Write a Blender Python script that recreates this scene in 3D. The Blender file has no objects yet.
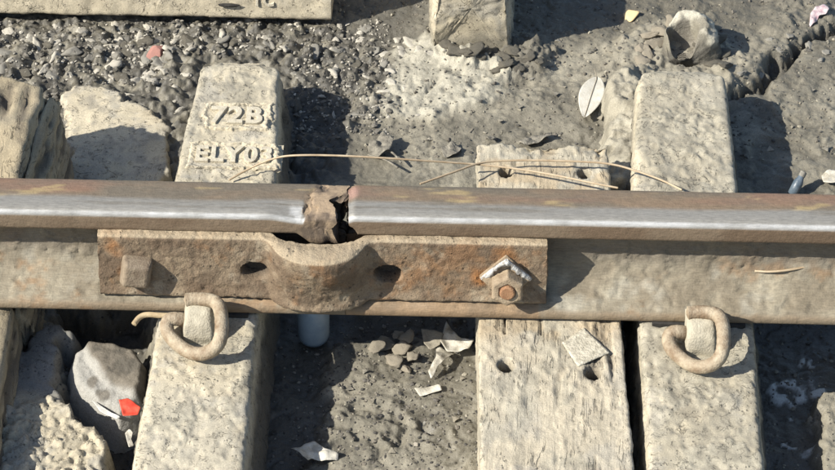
import bpy, bmesh, math, random
import numpy as np
from mathutils import Vector, Matrix

random.seed(7)
rng = np.random.default_rng(7)
scene = bpy.context.scene
C = scene.collection

# ------------------------------------------------------------------ camera
W0, H0 = 835, 470
CAM = np.array([0.005672, -2.899745, 2.699683])
PITCH, YAW, ROLL, FPX = math.radians(42.0), -0.0208848, 0.0062835, 2924.32
FW = np.array([math.sin(YAW) * math.cos(PITCH), math.cos(YAW) * math.cos(PITCH), -math.sin(PITCH)])
_r = np.cross(FW, [0, 0, 1]); _r /= np.linalg.norm(_r); _u = np.cross(_r, FW)
RT = _r * math.cos(ROLL) + _u * math.sin(ROLL)
UP = -_r * math.sin(ROLL) + _u * math.cos(ROLL)
cam = bpy.data.cameras.new('camera'); camo = bpy.data.objects.new('camera', cam); C.objects.link(camo)
cam.sensor_fit = 'HORIZONTAL'; cam.sensor_width = 36; cam.lens = 36 * FPX / W0
cam.clip_start = .05; cam.clip_end = 500
camo.matrix_world = Matrix(((RT[0], UP[0], -FW[0], CAM[0]), (RT[1], UP[1], -FW[1], CAM[1]), (RT[2], UP[2], -FW[2], CAM[2]), (0, 0, 0, 1)))
scene.camera = camo

# ------------------------------------------------------------------ light
SUN_DIR = Vector((1.0, 0.45, -0.90)).normalized()
world = bpy.data.worlds.new('World'); scene.world = world; world.use_nodes = True
wn = world.node_tree
sky = wn.nodes.new('ShaderNodeTexSky'); sky.sky_type = 'NISHITA'; sky.sun_disc = False
sky.sun_elevation = math.asin(-SUN_DIR.z); sky.sun_rotation = math.atan2(-SUN_DIR.x, -SUN_DIR.y)
wn.nodes['Background'].inputs['Strength'].default_value = 0.10
wn.links.new(sky.outputs[0], wn.nodes['Background'].inputs['Color'])
sl = bpy.data.lights.new('sun', 'SUN'); sl.energy = 5.0; sl.angle = math.radians(0.53); sl.color = (1, .95, .86)
so = bpy.data.objects.new('sun', sl); C.objects.link(so); so.location = (-3, -1.4, 3)
so.rotation_euler = SUN_DIR.to_track_quat('-Z', 'Y').to_euler()
scene.view_settings.view_transform = 'Standard'; scene.view_settings.look = 'None'
scene.view_settings.gamma = 1; scene.view_settings.use_curve_mapping = False
scene.view_settings.exposure = 0.80

# ------------------------------------------------------------------ pixel -> place
def P(u, v, z=-.09):
    d = FW * FPX + RT * (u - W0 / 2) - UP * (v - H0 / 2)
    t = (z - CAM[2]) / d[2]
    return CAM + d * t
def PX(u, y, z):
    """x of the point with given y, z that lies under photo column u"""
    k = (u - W0 / 2) / FPX
    a = RT - k * FW
    return CAM[0] - (a[1] * (y - CAM[1]) + a[2] * (z - CAM[2])) / a[0]

# ------------------------------------------------------------------ noise
def _h(i, j, k, s):
    n = (i * 374761393 + j * 668265263 + k * 2147483647 + s * 1274126177) & 0xffffffff
    n = ((n ^ (n >> 13)) * 1274126177) & 0xffffffff
    n = ((n ^ (n >> 15)) * 2246822519) & 0xffffffff
    return ((n ^ (n >> 16)) & 0xffff) / 32767.5 - 1.0
def vnoise(p, s=0):
    p = np.asarray(p, float); i = np.floor(p).astype(np.int64); f = p - i; f = f * f * f * (f * (f * 6 - 15) + 10)
    x, y = i[..., 0], i[..., 1]; fx, fy = f[..., 0], f[..., 1]
    if p.shape[-1] == 2:
        a = _h(x, y, 0, s) * (1 - fx) + _h(x + 1, y, 0, s) * fx
        b = _h(x, y + 1, 0, s) * (1 - fx) + _h(x + 1, y + 1, 0, s) * fx
        return a * (1 - fy) + b * fy
    z, fz = i[..., 2], f[..., 2]
    def pl(zz):
        a = _h(x, y, zz, s) * (1 - fx) + _h(x + 1, y, zz, s) * fx
        b = _h(x, y + 1, zz, s) * (1 - fx) + _h(x + 1, y + 1, zz, s) * fx
        return a * (1 - fy) + b * fy
    return pl(z) * (1 - fz) + pl(z + 1) * fz
def fbm(p, freq, octv=4, gain=.5, s=0):
    p = np.asarray(p, float); a = 1.0; t = 0; n = 0
    for o in range(octv):
        n = n + a * vnoise(p * freq * 2.03 ** o + 17.3 * o, s + o); t += a; a *= gain
    return n / t
def sstep(a, b, x):
    t = np.clip((x - a) / (b - a), 0, 1); return t * t * (3 - 2 * t)
def polymask(xy, poly, soft):
    """1 inside a world polygon, fading to 0 over soft metres outside/inside its edge"""
    x, y = xy[..., 0], xy[..., 1]; ins = np.zeros(x.shape, bool); d2 = np.full(x.shape, 1e9)
    n = len(poly)
    for a in range(n):
        x0, y0 = poly[a]; x1, y1 = poly[(a + 1) % n]
        c = (y0 > y) != (y1 > y)
        with np.errstate(divide='ignore', invalid='ignore'):
            xi = (x1 - x0) * (y - y0) / (y1 - y0 + 1e-12) + x0
        ins ^= c & (x < xi)
        ex, ey = x1 - x0, y1 - y0; t = np.clip(((x - x0) * ex + (y - y0) * ey) / (ex * ex + ey * ey + 1e-12), 0, 1)
        d2 = np.minimum(d2, (x - x0 - t * ex) ** 2 + (y - y0 - t * ey) ** 2)
    d = np.sqrt(d2) * np.where(ins, 1, -1)
    return sstep(-soft, soft, d)
def pxpoly(pts, z=-.09): return [tuple(P(u, v, z)[:2]) for u, v in pts]
def linedist(xy, pts):
    x, y = xy[..., 0], xy[..., 1]; d2 = np.full(x.shape, 1e9)
    for (x0, y0), (x1, y1) in zip(pts[:-1], pts[1:]):
        ex, ey = x1 - x0, y1 - y0; t = np.clip(((x - x0) * ex + (y - y0) * ey) / (ex * ex + ey * ey + 1e-12), 0, 1)
        d2 = np.minimum(d2, (x - x0 - t * ex) ** 2 + (y - y0 - t * ey) ** 2)
    return np.sqrt(d2)
def mixc(a, b, t):
    return np.asarray(a) * (1 - t[..., None]) + np.asarray(b) * t[..., None]

# ------------------------------------------------------------------ materials
def vmat(name, rough=.9, fine=520., finec=.35, bump=.25, bscale=420., bump2=.12, metal_alpha=False, wet_alpha=False, spec=.35, pits=0., cracks=0., grainy=False, streak=False):
    """colour from the mesh's own 'col' attribute, broken up by fine grain and relief"""
    m = bpy.data.materials.new(name); m.use_nodes = True; n = m.node_tree.nodes; l = m.node_tree.links
    b = n['Principled BSDF']; b.inputs['Roughness'].default_value = rough
    b.inputs['Specular IOR Level'].default_value = spec
    at = n.new('ShaderNodeAttribute'); at.attribute_name = 'col'
    tc = n.new('ShaderNodeTexCoord')
    nz = n.new('ShaderNodeTexNoise'); nz.inputs['Scale'].default_value = fine; nz.inputs['Detail'].default_value = 6; nz.inputs['Roughness'].default_value = .65
    if streak:
        sm = n.new('ShaderNodeMapping'); sm.inputs['Scale'].default_value = (.16, 1, 1); l.new(tc.outputs['Object'], sm.inputs['Vector']); l.new(sm.outputs[0], nz.inputs['Vector'])
    else: l.new(tc.outputs['Object'], nz.inputs['Vector'])
    mr = n.new('ShaderNodeMapRange'); mr.inputs[1].default_value = .3; mr.inputs[2].default_value = .7
    mr.inputs[3].default_value = 1 - finec; mr.inputs[4].default_value = 1 + finec
    l.new(nz.outputs['Fac'], mr.inputs[0])
    mx = n.new('ShaderNodeMix'); mx.data_type = 'RGBA'; mx.blend_type = 'MULTIPLY'; mx.inputs[0].default_value = 1; mx.clamp_result = False
    l.new(at.outputs['Color'], mx.inputs[6]); l.new(mr.outputs[0], mx.inputs[7])
    col = mx.outputs[2]
    if pits:
        vo = n.new('ShaderNodeTexVoronoi'); vo.inputs['Scale'].default_value = 95; l.new(tc.outputs['Object'], vo.inputs['Vector'])
        nn = n.new('ShaderNodeTexNoise'); nn.inputs['Scale'].default_value = 38; nn.inputs['Detail'].default_value = 3; l.new(tc.outputs['Object'], nn.inputs['Vector'])
        ad = n.new('ShaderNodeMath'); ad.operation = 'MULTIPLY_ADD'; ad.inputs[1].default_value = -.55; l.new(nn.outputs['Fac'], ad.inputs[0]); 
        l.new(vo.outputs['Distance'], ad.inputs[2])
        pr = n.new('ShaderNodeMapRange'); pr.inputs[1].default_value = -.20; pr.inputs[2].default_value = -.14; pr.inputs[3].default_value = 1 - pits; pr.inputs[4].default_value = 1
        l.new(ad.outputs[0], pr.inputs[0])
        m2 = n.new('ShaderNodeMix'); m2.data_type = 'RGBA'; m2.blend_type = 'MULTIPLY'; m2.inputs[0].default_value = 1
        l.new(col, m2.inputs[6]); l.new(pr.outputs[0], m2.inputs[7]); col = m2.outputs[2]
    relief = []
    vec = tc.outputs['Object']
    if grainy:
        mp = n.new('ShaderNodeMapping'); mp.inputs['Scale'].default_value = (1, .09, 1); l.new(vec, mp.inputs['Vector']); vec = mp.outputs[0]
        gn = n.new('ShaderNodeTexNoise'); gn.inputs['Scale'].default_value = 330; gn.inputs['Detail'].default_value = 5; gn.inputs['Roughness'].default_value = .7; l.new(vec, gn.inputs['Vector'])
        gr = n.new('ShaderNodeMapRange'); gr.inputs[1].default_value = .33; gr.inputs[2].default_value = .62; gr.inputs[3].default_value = .87; gr.inputs[4].default_value = 1.06; l.new(gn.outputs['Fac'], gr.inputs[0])
        m3 = n.new('ShaderNodeMix'); m3.data_type = 'RGBA'; m3.blend_type = 'MULTIPLY'; m3.inputs[0].default_value = 1; l.new(col, m3.inputs[6]); l.new(gr.outputs[0], m3.inputs[7]); col = m3.outputs[2]
        relief.append((gr.outputs[0], .35, .003))
    if cracks:
        # thin broken lines where a warped noise crosses its middle value, only in places
        for sc_, wd in ((34, .010), (95, .020)):
            cn_ = n.new('ShaderNodeTexNoise'); cn_.inputs['Scale'].default_value = sc_; cn_.inputs['Detail'].default_value = 5; cn_.inputs['Distortion'].default_value = .8; l.new(vec, cn_.inputs['Vector'])
            sb_ = n.new('ShaderNodeMath'); sb_.operation = 'SUBTRACT'; sb_.inputs[1].default_value = .5; l.new(cn_.outputs['Fac'], sb_.inputs[0])
            ab_ = n.new('ShaderNodeMath'); ab_.operation = 'ABSOLUTE'; l.new(sb_.outputs[0], ab_.inputs[0])
            r1 = n.new('ShaderNodeMapRange'); r1.inputs[1].default_value = wd * .35; r1.inputs[2].default_value = wd; r1.inputs[3].default_value = 1; r1.inputs[4].default_value = 0; l.new(ab_.outputs[0], r1.inputs[0])
            mk_ = n.new('ShaderNodeTexNoise'); mk_.inputs['Scale'].default_value = sc_ * .8; mk_.inputs['Detail'].default_value = 3; l.new(tc.outputs['Object'], mk_.inputs['Vector'])
            r2 = n.new('ShaderNodeMapRange'); r2.inputs[1].default_value = .50; r2.inputs[2].default_value = .60; l.new(mk_.outputs['Fac'], r2.inputs[0])
            mu = n.new('ShaderNodeMath'); mu.operation = 'MULTIPLY'; l.new(r1.outputs[0], mu.inputs[0]); l.new(r2.outputs[0], mu.inputs[1])
            r3 = n.new('ShaderNodeMapRange'); r3.inputs[3].default_value = 1; r3.inputs[4].default_value = 1 - cracks; l.new(mu.outputs[0], r3.inputs[0])
            m3 = n.new('ShaderNodeMix'); m3.data_type = 'RGBA'; m3.blend_type = 'MULTIPLY'; m3.inputs[0].default_value = 1; l.new(col, m3.inputs[6]); l.new(r3.outputs[0], m3.inputs[7]); col = m3.outputs[2]
            relief.append((r3.outputs[0], .6, .004))
    if pits: relief.append((pr.outputs[0], .6, .004))
    l.new(col, b.inputs['Base Color'])
    if metal_alpha:
        l.new(at.outputs['Alpha'], b.inputs['Metallic'])
        r = n.new('ShaderNodeMapRange'); r.inputs[3].default_value = rough; r.inputs[4].default_value = .36; r.inputs[2].default_value = .35
        l.new(at.outputs['Alpha'], r.inputs[0]); l.new(r.outputs[0], b.inputs['Roughness'])
    if wet_alpha:
        r = n.new('ShaderNodeMapRange'); r.inputs[3].default_value = rough; r.inputs[4].default_value = .34
        l.new(at.outputs['Alpha'], r.inputs[0]); l.new(r.outputs[0], b.inputs['Roughness'])
    n1 = n.new('ShaderNodeTexNoise'); n1.inputs['Scale'].default_value = bscale; n1.inputs['Detail'].default_value = 5; n1.inputs['Roughness'].default_value = .6
    l.new(tc.outputs['Object'], n1.inputs['Vector'])
    n2 = n.new('ShaderNodeTexNoise'); n2.inputs['Scale'].default_value = bscale * .28; n2.inputs['Detail'].default_value = 4
    l.new(tc.outputs['Object'], n2.inputs['Vector'])
    b1 = n.new('ShaderNodeBump'); b1.inputs['Strength'].default_value = bump; b1.inputs['Distance'].default_value = .004
    b2 = n.new('ShaderNodeBump'); b2.inputs['Strength'].default_value = bump2; b2.inputs['Distance'].default_value = .012
    l.new(n1.outputs['Fac'], b1.inputs['Height']); l.new(n2.outputs['Fac'], b2.inputs['Height'])
    l.new(b2.outputs[0], b1.inputs['Normal'])
    if metal_alpha:
        k = n.new('ShaderNodeMath'); k.operation = 'MULTIPLY_ADD'; k.use_clamp = True; k.inputs[1].default_value = -bump * 3.6; k.inputs[2].default_value = bump
        l.new(at.outputs['Alpha'], k.inputs[0]); l.new(k.outputs[0], b1.inputs['Strength'])
        k2 = n.new('ShaderNodeMath'); k2.operation = 'MULTIPLY_ADD'; k2.use_clamp = True; k2.inputs[1].default_value = -bump2 * 3.6; k2.inputs[2].default_value = bump2
        l.new(at.outputs['Alpha'], k2.inputs[0]); l.new(k2.outputs[0], b2.inputs['Strength'])
    nrm = b1.outputs[0]
    for so_, st_, di_ in relief:
        bb = n.new('ShaderNodeBump'); bb.inputs['Strength'].default_value = st_; bb.inputs['Distance'].default_value = di_
        l.new(so_, bb.inputs['Height']); l.new(nrm, bb.inputs['Normal']); nrm = bb.outputs[0]
    l.new(nrm, b.inputs['Normal'])
    return m
def cmat(name, c1, c2, scale=60., rough=.85, bump=.2, metal=0., spec=.35, bscale=400., trans=0.):
    """two colours mottled by noise"""
    m = bpy.data.materials.new(name); m.use_nodes = True; n = m.node_tree.nodes; l = m.node_tree.links
    b = n['Principled BSDF']; b.inputs['Roughness'].default_value = rough; b.inputs['Metallic'].default_value = metal
    b.inputs['Specular IOR Level'].default_value = spec
    if trans: b.inputs['Transmission Weight'].default_value = trans
    tc = n.new('ShaderNodeTexCoord'); nz = n.new('ShaderNodeTexNoise'); nz.inputs['Scale'].default_value = scale; nz.inputs['Detail'].default_value = 7; nz.inputs['Roughness'].default_value = .65
    oi = n.new('ShaderNodeObjectInfo'); va = n.new('ShaderNodeVectorMath'); va.operation = 'ADD'
    l.new(tc.outputs['Object'], va.inputs[0]); l.new(oi.outputs['Random'], va.inputs[1]); l.new(va.outputs[0], nz.inputs['Vector'])
    rp = n.new('ShaderNodeValToRGB'); rp.color_ramp.elements[0].position = .36; rp.color_ramp.elements[1].position = .64
    rp.color_ramp.elements[0].color = (*c1, 1); rp.color_ramp.elements[1].color = (*c2, 1)
    l.new(nz.outputs['Fac'], rp.inputs[0]); l.new(rp.outputs[0], b.inputs['Base Color'])
    n1 = n.new('ShaderNodeTexNoise'); n1.inputs['Scale'].default_value = bscale; n1.inputs['Detail'].default_value = 4; l.new(va.outputs[0], n1.inputs['Vector'])
    bp = n.new('ShaderNodeBump'); bp.inputs['Strength'].default_value = bump; bp.inputs['Distance'].default_value = .004
    l.new(n1.outputs['Fac'], bp.inputs['Height']); l.new(bp.outputs[0], b.inputs['Normal'])
    return m

M_ground = vmat('mud', rough=.80, finec=.24, bump=.22, bscale=420, bump2=.22, wet_alpha=True)
M_conc = vmat('concrete', rough=.92, finec=.22, bump=.20, bscale=460, bump2=.05, pits=.45, cracks=.5)
M_wood = vmat('weathered_wood', rough=.9, finec=.22, bump=.25, bscale=420, bump2=.08, cracks=.5, grainy=True)
M_rail = vmat('rail_steel', rough=.78, finec=.22, bump=.24, bscale=420, bump2=.12, streak=True, metal_alpha=True, spec=.4)
M_plate = vmat('rusty_steel', rough=.85, finec=.30, bump=.38, bscale=420, bump2=.22, pits=.5)
M_stone = vmat('stone', rough=.85, finec=.25, bump=.3, bscale=350, bump2=.2)

# ------------------------------------------------------------------ object helpers
def tag(o, label=None, cat=None, group=None, kind=None):
    for k, v in (('label', label), ('category', cat), ('group', group), ('kind', kind)):
        if v: o[k] = v
    return o
def thing(name, loc, label, cat, group=None):
    o = bpy.data.objects.new(name, None); o.empty_display_size = .02; o.location = Vector(loc); C.objects.link(o)
    return tag(o, label, cat, group)
def wloc(o):
    v = Vector((0, 0, 0))
    while o is not None: v = v + o.location; o = o.parent
    return v
def mesh_obj(name, V, F, mat, parent=None, col=None, alpha=None, smooth=True, loc=None):
    """V in world coordinates; the object's origin goes to its parent's base or to loc"""
    V = np.asarray(V, float).reshape(-1, 3)
    base = np.array(wloc(parent)) if parent is not None else np.array(loc if loc is not None else (V[:, 0].mean(), V[:, 1].mean(), V[:, 2].min()))
    me = bpy.data.meshes.new(name)
    me.from_pydata((V - base).tolist(), [], F if isinstance(F, list) else F.tolist())
    if col is not None:
        a = me.color_attributes.new('col', 'FLOAT_COLOR', 'POINT')
        c = np.ones((len(V), 4)); c[:, :3] = np.clip(np.asarray(col).reshape(-1, 3), 0.004, .9)
        c[:, 3] = 0 if alpha is None else np.clip(np.asarray(alpha).reshape(-1), 0, 1)
        a.data.foreach_set('color', c.ravel().astype(np.float32))
    me.polygons.foreach_set('use_smooth', np.full(len(me.polygons), smooth)); me.materials.append(mat); me.update()
    o = bpy.data.objects.new(name, me); C.objects.link(o)
    if parent is not None: o.parent = parent
    else: o.location = Vector(base)
    return o
def grid_faces(n, m, closed=False):
    i = np.arange(n - 1)[:, None]; j = np.arange(m if closed else m - 1)[None, :]; j2 = (j + 1) % m
    a = i * m + j; b = i * m + j2; c = (i + 1) * m + j2; d = (i + 1) * m + j
    return np.stack([a, b, c, d], -1).reshape(-1, 4)
def gnormals(V, closed=False):
    if closed:
        dj = np.roll(V, -1, 1) - np.roll(V, 1, 1)
    else:
        dj = np.gradient(V, axis=1)
    di = np.gradient(V, axis=0)
    n = np.cross(dj, di); n /= (np.linalg.norm(n, axis=-1, keepdims=True) + 1e-12)
    return n
def resample(pts, step, closed=False):
    p = np.asarray(pts, float)
    if closed: p = np.vstack([p, p[:1]])
    d = np.r_[0, np.cumsum(np.linalg.norm(np.diff(p, axis=0), axis=1))]
    n = max(2, int(round(d[-1] / step)) + 1); t = np.linspace(0, d[-1], n)
    q = np.stack([np.interp(t, d, p[:, k]) for k in range(p.shape[1])], 1)
    return q[:-1] if closed else q
def chaikin(pts, k=2, closed=True):
    p = np.asarray(pts, float)
    for _ in range(k):
        q = np.roll(p, -1, 0) if closed else p[1:]
        a = p if closed else p[:-1]
        r = np.empty((len(a) * 2, p.shape[1])); r[0::2] = .75 * a + .25 * q; r[1::2] = .25 * a + .75 * q
        p = r if closed else np.vstack([p[:1], r, p[-1:]])
    return p
def cap_rings(V, shr=(.94, .75, .45, .15), bulge=.0):
    """closes both ends of a lofted tube V[n, m] with shrinking rings"""
    def cap(ring, d):
        c = ring.mean(0); return [c + (ring - c) * s + d * bulge * (1 - s) for s in shr]
    d0 = V[0].mean(0) - V[1].mean(0); d0 /= np.linalg.norm(d0) + 1e-12
    d1 = V[-1].mean(0) - V[-2].mean(0); d1 /= np.linalg.norm(d1) + 1e-12
    a = cap(V[0], d0)[::-1]; b = cap(V[-1], d1)
    return np.concatenate([np.array(a), V, np.array(b)], 0)
def tube(name, pts, r, mat, parent=None, seg=12, k=3, loc=None, rvar=0., col=None):
    p = chaikin(pts, k, closed=False); n = len(p)
    t = np.gradient(p, axis=0); t /= np.linalg.norm(t, axis=1, keepdims=True)
    up = np.array([0.1, .2, 1.]); V = []
    s = np.cross(t[0], up); s /= np.linalg.norm(s)
    for i in range(n):
        s = s - t[i] * (s @ t[i]); s /= np.linalg.norm(s); w = np.cross(t[i], s)
        rr = r * (1 + rvar * math.sin(i * 1.7) + rvar * random.uniform(-.5, .5))
        V.append([p[i] + rr * (math.cos(a) * s + math.sin(a) * w) for a in np.linspace(0, 2 * math.pi, seg, endpoint=False)])
    V = cap_rings(np.array(V), (.85, .5, .1), r * .35)
    cc = None if col is None else np.tile(col, (V.shape[0] * V.shape[1], 1))
    return mesh_obj(name, V, grid_faces(V.shape[0], seg, True)[:, ::-1], mat, parent, col=cc, loc=loc)

# ================================================================== GROUND
gx = np.concatenate([[-40, -15, -6, -3, -1.6, -1.1, -.88], np.arange(-.74, .7401, .0026), [.88, 1.1, 1.6, 3, 6, 15, 40]])
gy = np.concatenate([[-40, -15, -6, -3, -1.6, -1.0, -.62], np.arange(-.47, .8401, .0029), [.96, 1.1, 1.6, 3, 6, 15, 40]])
GX, GY = np.meshgrid(gx, gy); GXY = np.stack([GX, GY], -1)
fade = sstep(3.0, .8, np.hypot(GX, GY))
Z = np.full(GX.shape, -.092)
Z += .010 * fbm(GXY, 5, 3, s=1) + .0050 * fbm(GXY, 20, 3, s=5) + .0016 * fbm(GXY, 90, 3, .6, s=9) * fade
mud = np.array([.165, .151, .116]); mud_d = np.array([.076, .071, .059]); pale = np.array([.46, .43, .34])
t = sstep(-.35, .45, fbm(GXY, 14, 5, .6, s=20))
COL = mixc(mud * .72, mud * 1.22, t); WET = .55 * sstep(-.1, .4, fbm(GXY, 11, 4, .6, s=25)); COL = COL * (1 - .22 * WET[..., None])
wq = GXY + .035 * np.stack([fbm(GXY, 12, 3, s=101), fbm(GXY, 12, 3, s=104)], -1)
rid = 1 - np.abs(fbm(wq * np.array([1, 1.5]), 24, 4, .55, s=107)); rid = np.clip((rid - .80) / .2, 0, 1) ** 2
rid2 = 1 - np.abs(fbm(wq * np.array([1.2, 1]), 62, 3, .55, s=111)); rid2 = np.clip((rid2 - .82) / .18, 0, 1) ** 2
patch = sstep(.0, .10, fbm(wq, 8, 5, .55, s=115)); Z += fade * (.0030 * patch - .0022 * rid + .0005 * rid2)
COL = COL * (1 + .22 * patch - .34 * rid + .12 * rid2)[..., None]; WET = np.clip(WET + .45 * rid - .25 * patch, 0, 1)
wob = np.stack([fbm(GXY, 28, 4, .6, s=31), fbm(GXY, 28, 4, .6, s=36)], -1) * .022
WXY = GXY + wob
def region(poly, soft=.012, z=-.09): return polymask(WXY, pxpoly(poly, z), soft)
# dark rubble behind the rail
rub = region([(-60, 15), (340, 15), (372, 40), (395, 70), (372, 120), (340, 150), (318, 182), (-60, 182)], .02)
Z += rub * (.020 * np.abs(fbm(GXY, 34, 3, s=41)) - .004 + .006 * fbm(GXY, 120, 3, s=44))
COL = mixc(COL, mixc(mud_d * .75, mud * 1.05, sstep(-.1, .5, fbm(GXY, 60, 4, .6, s=47))), rub * .85); WET = np.maximum(WET, rub * .55)
# far wet mud, upper middle and right
wetfar = region([(335, -40), (430, -40), (420, 40), (350, 60)], .03) * .7
COL = mixc(COL, mud_d * 1.1, wetfar); WET = np.maximum(WET, wetfar * .6)
far_r = region([(500, -60), (900, -60), (900, 40), (740, 40), (640, 30), (520, 55)], .03)
COL = mixc(COL, mud * .62, far_r * .8); WET = np.maximum(WET, far_r * .35)
# pale cement spill in front of the far sleeper
sp = region([(372, 104), (392, 84), (400, 46), (428, 40), (455, 52), (520, 72), (500, 92), (478, 108), (430, 118)], .014)
Z += sp * (.008 + .006 * fbm(GXY, 45, 4, .6, s=51))
COL = mixc(COL, pale * (0.66 + .22 * fbm(GXY, 70, 3, s=52))[..., None], sp)
# dark wet mud between left sleeper and joint
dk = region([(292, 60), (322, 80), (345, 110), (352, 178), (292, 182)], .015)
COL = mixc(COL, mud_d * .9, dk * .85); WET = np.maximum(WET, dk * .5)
# front pits
pl = region([(60, 305), (150, 305), (138, 520), (98, 520), (96, 430), (70, 400), (66, 340)], .014)
Z -= pl * .05; COL = mixc(COL, mud_d * .62, pl * .92); WET = np.maximum(WET, pl * .6)
pc = region([(255, 292), (358, 292), (352, 325), (338, 345), (326, 385), (318, 440), (300, 475), (296, 520), (245, 520)], .012)
Z -= pc * .016; COL = mixc(COL, mud_d * 1.0, pc * .9); WET = np.maximum(WET, pc * .6)
pcc = region([(355, 300), (480, 300), (480, 336), (440, 335), (400, 332), (350, 335)], .014)
Z -= pcc * .02; COL = mixc(COL, mud_d * .8, pcc * .8)
pr_ = region([(745, 300), (900, 300), (900, 400), (822, 395), (818, 480), (820, 540), (765, 540)], .010)
Z -= pr_ * .022; COL = mixc(COL, mud_d * 1.15, pr_ * .9); WET = np.maximum(WET, pr_ * .75)
lr = region([(822, 395), (900, 390), (900, 540), (822, 540)], .012)
Z += lr * .012; COL = mixc(COL, mud * 1.25, lr)
# pale scum in the wet pit beside the right sleeper
sc = region([(770, 388), (776, 371), (793, 366), (800, 372), (812, 368), (828, 376), (826, 390), (806, 384), (798, 392), (780, 391)], .004) * sstep(-.35, .1, fbm(GXY, 75, 3, s=61))
for cu, cv, cr in ((804, 362, .007), (815, 364, .006), (787, 444, .008), (801, 420, .005), (806, 455, .014), (812, 448, .009)):
    c = P(cu, cv, -.11); sc = np.maximum(sc, sstep(cr, cr * .6, np.hypot(WXY[..., 0] - c[0], WXY[..., 1] - c[1]) ) * (.9 if cr < .012 else .45))
COL = mixc(COL, np.array([.50, .51, .48]), sc * .9); Z += sc * .003
# lit trampled mud in front, middle: ruts
for pts, w, d in (([(352, 405), (385, 412), (405, 430), (392, 440)], .008, .007), ([(330, 415), (360, 430), (380, 452)], .007, .005), ([(420, 425), (428, 432)], .01, .008)):
    ll = [tuple(P(a, b, -.09)[:2]) for a, b in pts]
    q = linedist(WXY, ll); Z -= d * np.exp(-(q / w) ** 2); Z += .5 * d * np.exp(-((q - 2 * w) / w) ** 2)
# crack and broken crust at the upper right
ll = [tuple(P(a, b, -.09)[:2]) for a, b in [(738, 98), (755, 90), (772, 80), (785, 62), (800, 48), (822, 34), (860, 20)]]
q = linedist(WXY, ll)
crust = region([(720, 108), (738, 95), (772, 74), (800, 44), (850, 18), (850, -10), (790, -10), (735, 60)], .02)
Z += crust * (.010 + .008 * fbm(GXY, 38, 4, .6, s=71)); COL = mixc(COL, mud * 1.0, crust * .6)
Z -= .024 * np.exp(-(q / .0065) ** 2); COL = mixc(COL, mud_d * .7, np.exp(-(q / .009) ** 2) * .8)
# mud heaped round the end of the right sleeper and its left flank
hp = region([(612, 60), (640, 30), (700, 20), (735, 60), (740, 100), (630, 100), (620, 190), (606, 190)], .02)
Z += hp * (.016 + .009 * fbm(GXY, 46, 4, .65, s=75)); COL = mixc(COL, mud * 1.35, hp * .7)
clod = region([(425, 38), (510, 38), (560, 50), (545, 78), (510, 78), (450, 62)], .02)
Z += clod * (.010 + .022 * np.abs(fbm(GXY, 55, 3, .6, s=79))); COL = mixc(COL, mud_d * 1.0, clod * .5 * (1 - sp))
# fine trampled texture everywhere in view
Z += fade * .0010 * fbm(GXY, 170, 2, .6, s=83) + fade * .0012 * np.clip(fbm(GXY, 60, 3, .6, s=85) - .28, 0, 1) * 2
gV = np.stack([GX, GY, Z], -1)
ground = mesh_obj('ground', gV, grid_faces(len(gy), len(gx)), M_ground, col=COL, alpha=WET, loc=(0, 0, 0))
tag(ground, kind='structure', label='dried and wet grey mud round the sleepers')
def gz(x, y):
    i = int(np.clip(np.searchsorted(gx, x), 1, len(gx) - 1)); j = int(np.clip(np.searchsorted(gy, y), 1, len(gy) - 1))
    fx = (x - gx[i - 1]) / (gx[i] - gx[i - 1]); fy = (y - gy[j - 1]) / (gy[j] - gy[j - 1])
    return (Z[j - 1, i - 1] * (1 - fx) + Z[j - 1, i] * fx) * (1 - fy) + (Z[j, i - 1] * (1 - fx) + Z[j, i] * fx) * fy
def G(u, v):
    """ground point under a photo pixel"""
    z = -.09
    for _ in range(4): p = P(u, v, z); z = gz(p[0], p[1])
    return np.array([p[0], p[1], z])

# ================================================================== SLEEPERS
def loft_y(ys, xl, xr, zt, zb, flare, r=.012, step=.003, crown=0.):
    """sleeper body: closed sections along y, flat top between xl and xr, flanks flaring to zb"""
    V = []
    ntop = max(12, int((xr.max() - xl.min()) / step)); nside = max(6, int((zt - zb) / step * .8)); nb = 6
    for y, a, b in zip(ys, xl, xr):
        tl = np.array([a, zt]); tr = np.array([b, zt]); bl = np.array([a - flare, zb]); br = np.array([b + flare, zb])
        ring = []
        for k in range(nb): ring.append(br + (bl - br) * k / nb)
        d = (tl - bl); n = np.linalg.norm(d); d /= n
        for k in range(nside): ring.append(bl + d * (n - r) * k / nside)
        p0 = tl - d * r; p2 = tl + np.array([r, 0])
        for k in range(5): s = k / 5; ring.append((1 - s) ** 2 * p0 + 2 * s * (1 - s) * tl + s * s * p2)
        p3 = tr - np.array([r, 0])
        for k in range(ntop): ring.append(p2 + (p3 - p2) * k / ntop)
        d = (tr - br); n = np.linalg.norm(d); d /= n; p5 = tr - d * r
        for k in range(5): s = k / 5; ring.append((1 - s) ** 2 * p3 + 2 * s * (1 - s) * tr + s * s * p5)
        for k in range(nside): ring.append(p5 - d * (n - r) * k / nside)
        V.append([[q[0], y, q[1]] for q in ring])
    return np.array(V)
conc = np.array([.44, .388, .282]); conc_g = np.array([.315, .292, .238]); conc_d = np.array([.20, .185, .155])
def conc_colour(V, s, grey=.0, mudlow=True):
    p = V
    t = sstep(-.25, .5, fbm(p, 16, 5, .6, s=s)); c = mixc(conc, conc * .80, t); c = mixc(c, np.array([.27, .225, .155]), sstep(.1, .45, fbm(p, 9, 4, .6, s=s + 21)) * .45)
    g = sstep(.02 - grey, .38 - grey, fbm(p, 20, 5, .7, s=s + 9)); c = mixc(c, conc_g, g * .8)
    st = sstep(.3, .55, fbm(p, 90, 3, .6, s=s + 14)); c = mixc(c, conc_d, st * .45)
    return c
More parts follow.
